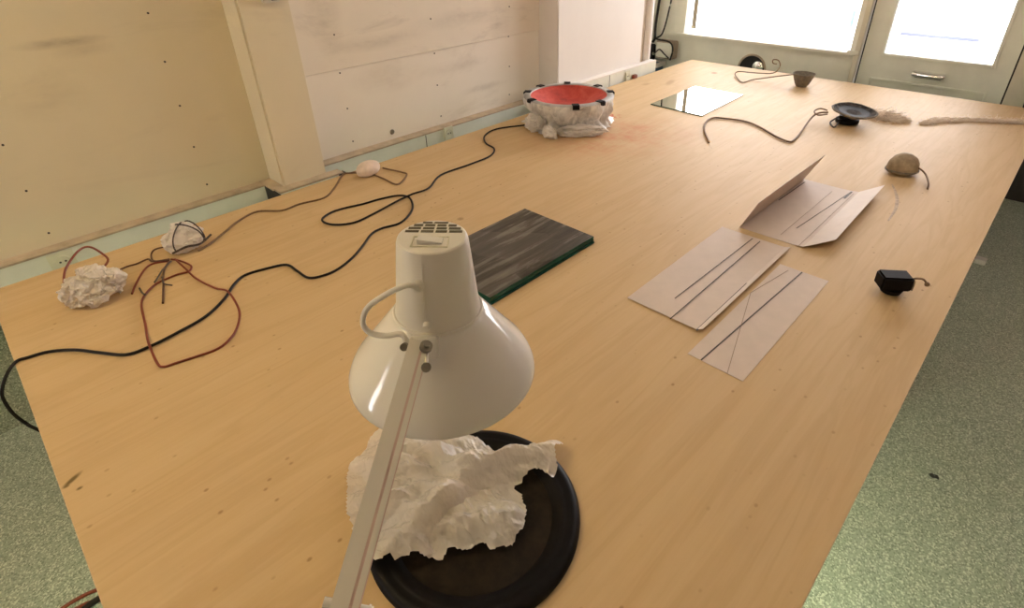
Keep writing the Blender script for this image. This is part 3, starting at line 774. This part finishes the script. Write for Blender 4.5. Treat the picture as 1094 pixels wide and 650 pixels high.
def sheet(poly, zb, hmax, fall, seed, ridge=None, step=.0042, amp=.0090):
    FS = folds(int(seed*10), 11, 10, 90, Vector((.33, .33, 0)))
    bm = new(); xs = [p[0] for p in poly]; ys = [p[1] for p in poly]; vm = {}
    nx = int((max(xs)-min(xs))/step)+2; ny = int((max(ys)-min(ys))/step)+2
    for i in range(nx+1):
        for j in range(ny+1):
            x = min(xs)+(i+.5*(j % 2))*step; y = min(ys)+j*step
            jx = .012*noise.noise(Vector((x*30, y*30, seed)))
            if not inside((x+jx, y-jx), poly): continue
            d = min(dseg((x, y), poly[k], poly[k-1]) for k in range(len(poly)))
            f = min(1, d/fall); f = f*f*(3-2*f)
            h = zb + hmax*f
            h += amp*crumple((x, y, .3*x), FS, .012, seed)*(.5+.5*f)
            h += .010*noise.noise(Vector((x*14, y*14, seed)))
            if ridge:
                rd = min(dseg((x, y), ridge[k], ridge[k+1]) for k in range(len(ridge)-1))
                h += .030*math.exp(-(rd/.026)**2) - .012*math.exp(-((rd-.055)/.022)**2)
            h = max(.024, h)
            o = noise.noise_vector(Vector((x*24, y*24, seed+3)))*.008
            vm[i, j] = bm.verts.new((x+o.x, y+o.y, h))
    for (i, j), v in list(vm.items()):
        k = j % 2
        a = vm.get((i+1, j)); b = vm.get((i+k, j+1)); c = vm.get((i+k-1, j+1)); 
        if a and b: bm.faces.new((v, a, b))
        if b and c: bm.faces.new((v, b, c))
    lone = [v for v in bm.verts if not v.link_faces]
    bmesh.ops.delete(bm, geom=lone, context='VERTS')
    return bm
ct = thing('crumpled_tissue', (TCx, TCy, .02), 'large crumpled sheet of glossy white tissue paper lying on the black tray', 'paper')
bm = sheet(out_main, .034, .050, .12, 3.1, ridge); obj('draped_sheet', bm, 'tissue', ct, smooth=True, ang=24)
bm = sheet(out_low, .022, .030, .05, 8.4); obj('folded_end', bm, 'tissue', ct, smooth=True, ang=24)

# ------------------------------------------------------------------ glass plates
G0, G1, GY0, GY1 = -1.497, -1.127, .968, 1.516
gl = ['dark green-edged glass plate at the bottom of the stack', 'glass plate second from the bottom of the stack', 'glass plate directly under the smeared top plate', 'topmost glass plate of the stack, smeared with grey streaks']
for k in range(4):
    dx, dy = [(.003, .002), (-.002, .003), (.002, -.003), (0, 0)][k]
    z0 = k*.0076
    bm = new(); box(bm, G0+dx, G1+dx, GY0+dy, GY1+dy, z0, z0+.0072); bev(bm, .001, 1)
    o = obj('glass_plate', bm, ['green_glass', 'filmglass'] if k == 3 else 'green_glass', None, ((G0+G1)/2, (GY0+GY1)/2, z0))
    if k == 3:
        for f in o.data.polygons:
            if f.normal.z > .9: f.material_index = 1
    tag(o, gl[k], 'glass plate', 'stacked glass plates')

# ------------------------------------------------------------------ cards
def strip(p0, p1, wd, z=0.0012, taper=1.0):
    """thin dark line lying along p0 -> p1"""
    d = (p1-p0); n = Vector((-d.y, d.x, 0)).normalized()*(wd*.38)
    bm = new(); slab(bm, [p0+n, p1+n*taper, p1-n*taper, p0-n], Vector((0, 0, .0006))); return bm
def profile_sheet(xs_z, y0, y1, th=.0009, ny=2, yfun=None):
    bm = new(); rows = []
    for j in range(ny):
        y = y0+(y1-y0)*j/(ny-1)
        rows.append([bm.verts.new((x, (yfun(x, j) if yfun else y), z)) for x, z in xs_z])
    for j in range(ny-1):
        for i in range(len(xs_z)-1): bm.faces.new((rows[j][i], rows[j][i+1], rows[j+1][i+1], rows[j+1][i]))
    bmesh.ops.recalc_face_normals(bm, faces=bm.faces[:])
    bmesh.ops.solidify(bm, geom=bm.faces[:], thickness=th)
    return bm
# narrow flat card
t = thing('paper_card', (-.45, 1.51, 0), 'narrow flat card with two crossing lines, nearest the viewer', 'card', 'buff paper cards')
obj('sheet', profile_sheet([(-.532, .0012), (-.45, .0012), (-.366, .0014)], 1.188, 1.838), 'card', t)
for (a, b, wd, mt) in [((749, 385), (857, 291), .0058, 'pencil'), ((777, 399), (802, 313), .0030, 'pencil_faint'), ((802, 313), (842, 289), .0030, 'pencil_faint')]:
    obj('drawn_line', strip(tab(*a, .002)*1, tab(*b, .002), wd), mt, t)
for o in t.children:
    if o.name.startswith('drawn_line'): o.location.z += 0
# card with a folded strip
t = thing('paper_card', (-.69, 1.63, 0), 'card lying over the narrow one, with three lines and a raised long edge', 'card', 'buff paper cards')
obj('sheet', profile_sheet([(-.818, .003), (-.70, .0035), (-.62, .0042), (-.590, .0048), (-.5655, .0056)], 1.299, 1.960), 'card', t)
bm = new(); slab(bm, [Vector((-.5650, 1.299, .0062)), Vector((-.5480, 1.303, .0125)), Vector((-.5460, 1.958, .0125)), Vector((-.5650, 1.960, .0056))], (0, 0, .0009)); obj('folded_strip', bm, 'card_light', t)
for (a, b, wd, mt) in [((721, 319), (804, 255), .0042, 'pencil'), ((716, 341), (812, 258), .0048, 'pencil'), ((744, 353.5), (798, 303), .0075, 'pencil')]:
    z = .0054 if a[0] != 744 else .0072
    obj('drawn_line', strip(tab(*a, z), tab(*b, z), wd, 0), mt, t)
# card with standing flap
t = thing('paper_card', (-.64, 2.36, 0), 'folded card with one long flap standing up', 'card', 'buff paper cards')
bm = profile_sheet([(-.766, .001), (-.70, .001), (-.62, .001), (-.55, .002), (-.515, .006)], 2.007, 2.660)
obj('sheet', bm, 'card', t)
bm = new(); slab(bm, [Vector((-.515, 2.007, .006)), Vector((-.480, 2.030, .020)), Vector((-.432, 2.085, .034)), Vector((-.440, 2.742, .034)), Vector((-.515, 2.660, .006))], (0, 0, .0009))
obj('bent_edge', bm, 'card_light', t)
bm = new(); slab(bm, [Vector((-.766, 2.007, .0012)), Vector((-.712, 2.012, .126)), Vector((-.690, 2.655, .142)), Vector((-.757, 2.655, .0012))], (.0010, 0, 0))
obj('standing_flap', bm, 'card', t)
for (a, b, wd, mt, z) in [((832, 214), (860, 194.5), .006, 'pencil', .003), ((851, 244), (908, 206), .0045, 'pencil', .0025), ((902, 212), (910, 205), .010, 'pencil', .004),
                       ((834, 251), (889, 204.5), .0028, 'pencil_faint', .0025), ((853, 263), (912, 207), .0030, 'pencil_faint', .0065)]:
    obj('drawn_line', strip(tab(*a, z), tab(*b, z), wd, 0), mt, t)

# ------------------------------------------------------------------ mirror
mr = thing('mirror_sheet', (-1.81, 3.55, 0), 'flat frameless mirror lying on the far part of the table', 'mirror')
bm = new(); slab(bm, [Vector((-1.998, 3.262, .001)), Vector((-1.606, 3.240, .001)), Vector((-1.625, 3.862, .001)), Vector((-2.004, 3.864, .001))], (0, 0, .005))
obj('glass', bm, 'green_glass', mr)
bm = new(); slab(bm, [Vector((-1.995, 3.265, .0061)), Vector((-1.609, 3.243, .0061)), Vector((-1.628, 3.859, .0061)), Vector((-2.001, 3.861, .0061))], (0, 0, .0004))
obj('silver_face', bm, 'mirror', mr)

# ------------------------------------------------------------------ wrapped woofer
WC = Vector((-2.185, 2.62, 0)); WR, WZ = .275, .165
wf_ = thing('wrapped_woofer', WC, 'large round loudspeaker wrapped in clear plastic with red pigment in its cone', 'loudspeaker')
bm = new(); lathe(bm, [(.10, .004), (.10, .055), (.13, .06), (.20, .12), (WR-.02, WZ-.012)], 40, WC, (0, 0, 1), True); obj('basket', bm, 'basket', wf_, smooth=True)
bm = new(); lathe(bm, [(WR-.045, WZ), (WR-.04, WZ+.010), (WR-.012, WZ+.012), (WR, WZ+.004), (WR-.001, WZ-.016), (WR-.02, WZ-.02)], 64, WC); obj('rim', bm, 'basket', wf_, smooth=True)
bm = new(); lathe(bm, [(WR-.040, WZ+.006), (.20, WZ-.010), (.13, WZ-.045), (.07, WZ-.062), (.001, WZ-.050)], 48, WC, rad=lambda t, j: 1+.02*math.sin(7*t+j)*(j > 0)); cn = obj('cone', bm, 'pigment', wf_, smooth=True)
tag(cn, 'shallow cone coated with red pigment')
for (x, y) in [(562.5, 99), (567.5, 108), (616, 115.5), (644.5, 110.5), (653, 99), (639.5, 92.5), (606, 88.6), (575.5, 92.3)]:
    q = tab(x, y, WZ+.006); d = (q-WC); d.z = 0; d.normalize(); tt = Vector((-d.y, d.x, 0)); q = WC+d*(WR-.018); q.z = WZ+.0125
    bm = new(); slab(bm, [q-d*.020-tt*.020, q+d*.020-tt*.020, q+d*.020+tt*.020, q-d*.020+tt*.020], (0, 0, .004))
    q2 = q+d*.0195
    slab(bm, [q2-tt*.020-Vector((0, 0, .022)), q2+tt*.020-Vector((0, 0, .022)), q2+tt*.020, q2-tt*.020], d*.004)
    obj('tape_tab', bm, 'black', wf_)
def wr_(t, j):
    n = noise.noise(Vector((math.cos(t)*3, math.sin(t)*3, j*.35)))
    n2 = noise.noise(Vector((math.cos(t)*9, math.sin(t)*9, j*.2+4)))
    k = [0.0, .3, .7, 1, 1, 1, 1, .9][min(j, 7)]
    return 1 + k*(.16*n + .10*n2 + .035*math.sin(t*26+n*5))
bm = new()
prof = [(WR+.003, WZ+.006), (WR+.003, WZ-.012), (WR-.006, WZ-.04), (WR-.028, WZ-.075), (WR-.045, WZ-.105), (WR-.050, WZ-.125), (WR-.030, WZ-.145), (WR-.010, .003)]
lathe(bm, prof, 150, WC, rad=wr_); obj('plastic_wrap', bm, 'wrap', wf_, smooth=True, ang=60)
def wad(c, rx, ry, rz, seed, amp=.35, sub=4, rot=0.0, s=3.0):
    bm = new(); bmesh.ops.create_icosphere(bm, subdivisions=sub, radius=1)
    cr, sr = math.cos(rot), math.sin(rot); FS, FS2, FS3 = [folds(int(seed*10)+k, 8, s*.22, s*1.5) for k in (0, 50, 90)]
    for v in bm.verts:
        p = v.co.copy()
        p = p*(1 + amp*.35*noise.noise(p*1.3+Vector((seed, 0, 0))))
        p += Vector((crumple(p, FS, .15, seed), crumple(p, FS2, .15, seed), crumple(p, FS3, .15, seed)))*amp*.16
        p = Vector((p.x*rx, p.y*ry, p.z*rz))
        v.co = Vector(c)+Vector((p.x*cr-p.y*sr, p.x*sr+p.y*cr, p.z))
        v.co.z = max(v.co.z, .0015)
    return bm
q = tab(571, 140); obj('tissue_fold', wad((q.x-.01, q.y+.03, .05), .06, .09, .055, 2.2, .7, 5, .6, 4), 'cotton', wf_, smooth=True, ang=30)
q = tab(585, 148); obj('tissue_fold', wad((q.x, q.y+.02, .030), .055, .035, .034, 6.2, .8, 4, -.4, 4), 'cotton', wf_, smooth=True, ang=30)
q = tab(618, 147); obj('tissue_fold', wad((q.x-.01, q.y+.045, .028), .13, .05, .034, 9.2, .8, 5, .75, 5), 'cotton', wf_, smooth=True, ang=30)
q = tab(602, 141); bm = new(); cyl(bm, Vector((q.x, q.y, .03)), Vector((q.x+.03, q.y-.03, .025)), .012, 10); obj('black_plug', bm, 'black', wf_)

# ------------------------------------------------------------------ cords on the table
def flat(px, r, lift=None): return [tab(x, y, r+.0003) for x, y in px]
BL = [(18, 386), (30, 382), (52, 376), (80, 374), (107, 377), (135, 379), (160, 371), (190, 356), (220, 338), (240, 319), (250, 304), (262, 294), (285, 287), (306, 283), (318, 290), (330, 297), (347, 294), (362, 287), (377, 275), (388, 262), (397, 250), (408, 244), (426, 239), (436, 231), (441, 221), (437, 211), (425, 209), (405, 213), (388, 218), (370, 222), (354, 227), (344, 235), (355, 240), (378, 238), (400, 228), (425, 216), (441, 209.5), (458, 202), (471, 187), (501, 176), (523, 167), (528, 159), (519, 153), (518, 145), (530, 138), (558, 134), (566, 133)]
hang = [tab(x, y, z) for x, y, z in ((9, 397, -.003), (3.5, 411, -.03), (3, 425, -.07), (14, 442, -.12), (30, 454, -.17), (46, 462, -.20))]
r = .0046
pts = [Vector((hang[-1].x+.15, .2, FLOOR+.01)), Vector((hang[-1].x+.08, 0.0, -.55))] + hang[::-1]
tl = flat(BL, r)
for k in (36,): tl[k].z += .010
tl[35].z += .006; tl[37].z += .004
for k in (6, 7): tl[k].z += .002
bm = new(); tube(bm, pts+tl, r, 8, 6)
tag(obj('black_cable', bm, 'black_cable', None, tab(240, 319), smooth=True), 'long black cable winding across the table from the near left edge to the woofer', 'cable')
# rust red loop
RL = [(187, 277), (198, 287), (210, 298), (230, 308), (243.5, 314), (252, 324), (256, 336), (252, 353), (242, 366), (230, 374), (213, 380), (188, 388), (175, 392), (168, 388), (160, 369), (155, 346), (151, 326), (155, 315), (166, 304), (178, 298), (190.5, 293), (202, 290), (204, 284), (193, 279), (183, 277)]
p_ = [tab(x, y, .004) for x, y in RL]
p_[14].z += .012; p_[4].z += .012; p_[5].z += .004
bm = new(); tube(bm, p_, .0036, 8, 6)
tag(obj('red_brown_wire', bm, 'red_cable', None, tab(230, 340), smooth=True), 'rust-brown wire laid in a big loop below the tied bundle', 'wire')
bm = new(); tube(bm, [tab(x, y, .004) for x, y in [(141, 314), (145, 304), (153.6, 289), (163, 282), (181, 279)]], .0034, 8)
tag(obj('wire_end', bm, 'red_cable', None, tab(153, 289), smooth=True), 'short rust-brown wire end curving left of the tied bundle', 'wire')
bm = new(); tube(bm, [tab(x, y, .004) for x, y in [(174, 324), (174.5, 306.5), (175, 290), (180, 280)]], .0034, 8)
tag(obj('wire_end', bm, 'brown_cable', None, tab(174, 306), smooth=True), 'short straight brown wire end pointing at the viewer inside the loop', 'wire')
bm = new(); tube(bm, [tab(x, y, z) for x, y, z in [(165, 302, .004), (169, 296, .009), (174, 288, .011), (183, 279, .010)]], .0028, 8)
tube(bm, [tab(x, y, z) for x, y, z in [(173, 296, .011), (175, 303, .010), (184, 305, .004)]], .0024, 6)
tag(obj('dark_thread', bm, 'dark_cord', None, tab(172, 292), smooth=True), 'thin dark knotted thread in front of the tied bundle', 'thread')
bm = new(); tube(bm, [tab(149, 308, .003), tab(152, 313, .004), tab(155, 315, .010)], .003, 6)
tag(obj('dark_thread', bm, 'dark_cord', None, tab(152, 313), smooth=True), 'tiny dark thread end left of the wire loop', 'thread')
bm = new(); tube(bm, [tab(x, y, .004) for x, y in [(117, 294), (134, 285.6), (146, 282), (158, 277)]] + [tab(163, 279.5, .008), tab(181, 278, .010)], .0032, 8)
tag(obj('brown_wire', bm, 'brown_cable', None, tab(146, 282), smooth=True), 'brown wire joining the white wad to the tied bundle', 'wire')
ups = [tab(181, 277, .012), tab(165, 279, .008), onp(161.5, 273, 0, -2.33), onp(165, 267, 0, -2.34), onp(175, 264, 0, -2.345)]
bm = new(); tube(bm, ups, .0032, 8)
tag(obj('brown_wire', bm, 'brown_cable', None, tab(162, 277), smooth=True), 'small curved brown wire rising left of the tied bundle', 'wire')
# string from the bundle towards the column
ST = [(212, 268), (225, 260), (240, 248), (255, 236), (275, 226), (301, 225), (320, 218), (346, 211.5), (357, 201), (366, 187), (375, 185), (394, 185.5), (409, 190.6), (424.6, 197), (434.5, 187), (429, 184), (409, 179.5)]
bm = new(); tube(bm, flat(ST, .0045), .0042, 8)
tag(obj('brown_string', bm, 'tan_cord', None, tab(301, 225), smooth=True), 'thin brown string from the tied bundle past the pinkish pad', 'string')

# ------------------------------------------------------------------ wads and pads on the left
q = tab(101, 327)
t = thing('plastic_wad', (q.x-.03, q.y+.02, 0), 'crumpled ball of clear tape and white plastic at the left edge', 'wad')
obj('crumple', wad((q.x-.040, q.y+.022, .050), .070, .078, .060, 4.4, .85, 5, .35, 4.6), 'tissue', t, smooth=True, ang=22)
q2 = tab(128, 302); obj('tail', wad((q2.x-.01, q2.y-.02, .026), .035, .045, .028, 7.4, .7, 4), 'tissue', t, smooth=True, ang=25)
lp = [tab(68, 313, .035), onp(68.6, 294, 0, -2.27), onp(72, 284, 0, -2.30), onp(81, 271, 0, -2.33), onp(89.5, 264.6, 0, -2.35), onp(98, 264.6, 0, -2.35), onp(109, 271, 0, -2.34), onp(115.4, 278, 0, -2.32), onp(109, 287, 0, -2.30), onp(98, 294, 0, -2.27)]
bm = new(); tube(bm, lp, .0038, 8); obj('wire_loop', bm, 'red_cable', t, smooth=True)
q = tab(197, 272)
t = thing('tied_bundle', (q.x-.02, q.y+.02, 0), 'white fluffy bundle tied up with dark thread', 'bundle')
bc = Vector((q.x-.035, q.y+.02, .050))
obj('fluff_wad', wad(bc, .050, .070, .054, 1.7, .6, 5, -.25, 3.6), 'cotton', t, smooth=True, ang=30)
for (cx_, sg) in ((.02, 1), (-.01, -1), (.045, .4)):
    pp = []
    for k in range(13):
        a = -.3+2.4*k/12; pp.append(bc+Vector((.052*math.cos(a), cx_+.035*sg*math.cos(a*1.3), .056*math.sin(a)))*1.06)
    bm = new(); tube(bm, pp, .0028, 6, 3); obj('thread', bm, 'dark_cord', t, smooth=True)
bm = new(); tube(bm, [bc+Vector((.056, -.06, -.02)), bc+Vector((.058, -.01, -.012)), bc+Vector((.056, .04, -.02)), bc+Vector((.040, .09, -.005))], .004, 6); obj('thread', bm, 'dark_cord', t, smooth=True)
q = tab(401, 189)
t = thing('pink_pad', (q.x-.03, q.y, 0), 'small rounded pinkish pad on a string beside the wall column', 'pad')
obj('pad_body', wad((q.x-.045, q.y-.005, .034), .042, .066, .040, 5.5, .14, 4, .15), 'pink_pad', t, smooth=True, ang=60)
bm = new(); tube(bm, [tab(388, 186, .012), tab(380, 184, .012), tab(372, 185, .006)], .003, 6); obj('tie', bm, 'tan_cord', t, smooth=True)

# ------------------------------------------------------------------ little things on the right
# shell-shaped clay driver
q = tab(961, 187)
t = thing('clay_shell', (q.x, q.y+.03, 0), 'domed tan clay shell with a curled wire on the right of the table', 'clay object')
bm = new(); c = Vector((q.x-.002, q.y+.03, .006))
def sh(tt, j): return 1 + (.22 if j < 4 else .08)*max(0, math.cos(tt-.76))**8 + .10*max(0, math.cos(tt-.3-PI))**10 + .012*math.sin(9*tt)
lathe(bm, [(.046, 0), (.058, .006), (.062, .022), (.058, .050), (.046, .074), (.026, .089), (.001, .094)], 36, c, (0, 0, 1), True, rad=sh); obj('dome', bm, 'clay', t, smooth=True)
bm = new(); lathe(bm, [(.058, .010), (.0655, .014), (.065, .018), (.060, .020)], 36, c, rad=sh); obj('lip', bm, 'pot_clay', t, smooth=True)
pw = dep(975, 182, 2.72); bm = new(); D0 = 2.70
tube(bm, [c+Vector((.05, .04, .02)), onp(976, 181, 1, c.y), onp(981, 179.5, 1, c.y), onp(988.6, 186, 1, c.y-.01), tab(992, 196, .02), tab(991, 202, .007)], .0042, 8); obj('wire', bm, 'tan_cord', t, smooth=True)
# grey smudge mark on the table
bm = new(); sm = [tab(x, y, .0006) for x, y in [(953, 197), (957, 206), (958.5, 214), (956.5, 224), (949, 236)]]
tube(bm, sm, lambda u: .003+.004*math.sin(PI*u), 6)
for v in bm.verts: v.co.z = .0003 if v.co.z < .0006 else .0009
tag(obj('smudge', bm, 'smudge', T, smooth=True), 'curved grey brush mark')
# little black driver on its side
q = tab(949, 318)
t = thing('black_driver', (q.x, q.y+.04, 0), 'small black box-shaped driver with a short tan wire', 'driver')
c = Vector((q.x-.005, q.y+.035, 0))
e1h = Vector((RT.x, RT.y, 0)).normalized(); e2h = Vector((-e1h.y, e1h.x, 0))
def obox(bm, c, ex, ey, a, b, h, z0):
    slab(bm, [c+ex*sx*a+ey*sy*b+Vector((0, 0, z0)) for sx, sy in ((-1, -1), (1, -1), (1, 1), (-1, 1))], (0, 0, h))
ex = (e1h*.98-e2h*.12).normalized(); ey = Vector((-ex.y, ex.x, 0))
bm = new(); obox(bm, c, ex, ey, .047, .030, .050, .022); bev(bm, .006, 2); obj('body', bm, 'black', t, smooth=True)
bm = new(); lathe(bm, [(.020, .001), (.030, .006), (.036, .022)], 24, c, (0, 0, 1), True, True); obj('magnet', bm, 'black', t, smooth=True)
bm = new(); obox(bm, c+ex*.049, ex, ey, .002, .026, .036, .026); obj('tan_edge', bm, 'clay', t)
yy = c.y+.02
bm = new(); tube(bm, [c+ex*.043+Vector((0, 0, .05)), onp(970, 302, 1, yy), onp(977, 298, 1, yy), onp(986, 298.5, 1, yy), onp(990, 303, 1, yy)], .0035, 8); wv = obj('wire', bm, 'tan_cord', t, smooth=True)
bm = new(); q = onp(990.5, 304, 1, yy); bmesh.ops.create_icosphere(bm, subdivisions=2, radius=.008, matrix=Matrix.Translation(q)); obj('bead', bm, 'tan_cord', t, smooth=True)
# clay pot with wire
q = tab(854.5, 93)
t = thing('clay_pot', (q.x, q.y+.03, 0), 'small grey clay cup with a bent wire near the far edge', 'clay object')
c = Vector((q.x, q.y+.03, 0))
bm = new(); lathe(bm, [(.036, 0), (.050, .02), (.066, .06), (.078, .092), (.074, .094), (.060, .06), (.04, .02), (.001, .015)], 28, c, (0, 0, 1), True, rad=lambda tt, j: 1+.03*math.sin(3*tt+j)); obj('cup', bm, 'pot_clay', t, smooth=True, ang=50)
yy = c.y-.02
pw = [c+Vector((-.065, 0, .075)), onp(844, 80, 1, yy-.02)] + [tab(x, y, z) for x, y, z in [(823.5, 82.5, .03), (804, 85.3, .008), (793, 88, .006), (787, 82.5, .01), (785.5, 78.5, .02), (790, 76.5, .03)]]
yq = tab(804, 80, .03).y
pw += [onp(804, 77.7, 1, yq), onp(822, 78.5, 1, yq), onp(830, 76, 1, yq), onp(833.5, 70, 1, yq), onp(831.5, 64.5, 1, yq), onp(826, 64, 1, yq), onp(826, 67.5, 1, yq), onp(830, 68.5, 1, yq)]
bm = new(); tube(bm, pw, .0042, 8); obj('wire', bm, 'tan_cord', t, smooth=True)
# small open speaker with cone facing up
q = tab(902, 133)
t = thing('small_speaker', (q.x, q.y+.03, 0), 'small bare speaker with a dusty grey cone beside beige fluff', 'loudspeaker')
c = Vector((q.x, q.y+.04, 0)); tx = Vector((.10, -.05, 1)).normalized()
bm = new(); lathe(bm, [(.054, 0), (.064, .006), (.064, .026), (.050, .030), (.048, .045)], 28, c, (0, 0, 1), True, True); obj('magnet', bm, 'black', t, smooth=True, ang=40)
cr_ = c+Vector((.022, .0, .045))
bm = new(); lathe(bm, [(.044, -.004), (.07, .010), (.118, .030), (.124, .036), (.118, .041), (.114, .039)], 40, cr_, tx, rad=lambda tt, j: 1+.025*math.sin(4*tt)+.015*math.sin(11*tt)); obj('basket', bm, 'pot_clay', t, smooth=True)
bm = new(); lathe(bm, [(.116, .039), (.09, .030), (.05, .022), (.03, .022), (.001, .028)], 40, cr_, tx); cn = obj('cone', bm, 'speaker_cone', t, smooth=True)
bm = new(); lathe(bm, [(.085, .030), (.055, .0245), (.04, .024)], 30, cr_, tx); obj('dark_ring', bm, 'black', cn, smooth=True)
bm = new(); tube(bm, [tab(885, 120, .06), tab(874, 121, .05), tab(866, 127, .03), tab(856, 141, .0075), tab(849, 149, .0065), tab(843, 151.5, .0065), tab(829.5, 146, .0065), tab(812, 136, .0065), tab(797, 130, .0065), tab(778, 127, .0065), tab(762, 126, .0065), tab(754, 131, .0065), tab(752.7, 140, .0065), tab(757.6, 152, .0065)], .0055, 8); obj('wire', bm, 'tan_cord', t, smooth=True)
bm = new(); tube(bm, [tab(897, 124, .04), tab(892, 127, .03), tab(887, 131, .012), tab(891, 136, .006), tab(896, 131, .015), tab(900, 127, .03)], .005, 8); obj('wire', bm, 'dark_cord', t, smooth=True)
bm = new(); tube(bm, [tab(884, 118, .055), tab(876, 116, .06), tab(870, 119, .05), tab(874, 123, .045), tab(884, 122, .05)], .0045, 8); obj('wire', bm, 'tan_cord', t, smooth=True)
# beige fluff trailing to the right
def fluff(name, path, rads, n, seed, label, hair=.0012, curl=.35):
    rnd = random.Random(seed); bm = new()
    for i in range(n):
        u = rnd.random()*(len(path)-1); k = int(u); f = u-k
        c = path[k].lerp(path[min(k+1, len(path)-1)], f); R_ = rads[k]*(1-f)+rads[min(k+1, len(rads)-1)]*f
        a = rnd.random()*2*PI; rr = R_*math.sqrt(rnd.random())
        p = c+Vector((math.cos(a)*rr, math.sin(a)*rr, abs(rnd.gauss(0, .3))*R_*.7+.003))
        d = Vector((rnd.gauss(.6, .7), rnd.gauss(.45, .7), rnd.gauss(0, .15))).normalized()
        pts = [p]
        for s in range(4):
            d = (d+Vector((rnd.gauss(0, curl), rnd.gauss(0, curl), rnd.gauss(0, curl*.25)))).normalized()
            q = pts[-1]+d*R_*.26; q.z = max(q.z, .002); pts.append(q)
        nrm = Vector((rnd.gauss(0, 1), rnd.gauss(0, 1), rnd.gauss(0, 1))).normalized()*hair
        va = [bm.verts.new(x+nrm) for x in pts]; vb = [bm.verts.new(x-nrm) for x in pts]
        for s in range(4): bm.faces.new((va[s], va[s+1], vb[s+1], vb[s]))
    o = obj(name, bm, 'fluff', None, path[0]); tag(o, label, 'fluff', kind='stuff'); return o
P1 = [tab(930, 124, 0), tab(940, 126), tab(955, 129), tab(968, 130)]
fluff('dust_fluff', P1, [.05, .075, .055, .02], 1300, 3, 'beige fibre fluff beside the small bare speaker', .0010)
P2 = [tab(984, 133), tab(1000, 130), tab(1030, 129), tab(1060, 130), tab(1100, 132.5)]
fluff('dust_fluff', P2, [.022, .032, .026, .032, .036], 2600, 5, 'long beige fibre trail running to the right table edge', .0010, .22)

# ------------------------------------------------------------------ wires on the floor, bottom left
for k, (pts, mt, r, lb_) in enumerate([
        ([(60, 655), (78, 643), (95, 634), (112, 628), (135, 622)], 'red_cable', .006, 'rust-red wire on the floor below the near table edge'),
        ([(84, 656), (98, 645), (112, 637), (130, 630)], 'black_cable', .010, 'black cable on the floor below the near table edge'),
        ([(80, 652), (94, 645), (108, 641), (126, 636)], 'red_cable', .007, 'rust-red wire nearest the black cable on the floor')]):
    bm = new(); tube(bm, [tab(x, y, FLOOR+r) for x, y in pts], r, 8)
    tag(obj('floor_wire', bm, mt, None, tab(*pts[1], FLOOR), smooth=True), lb_, 'wire')
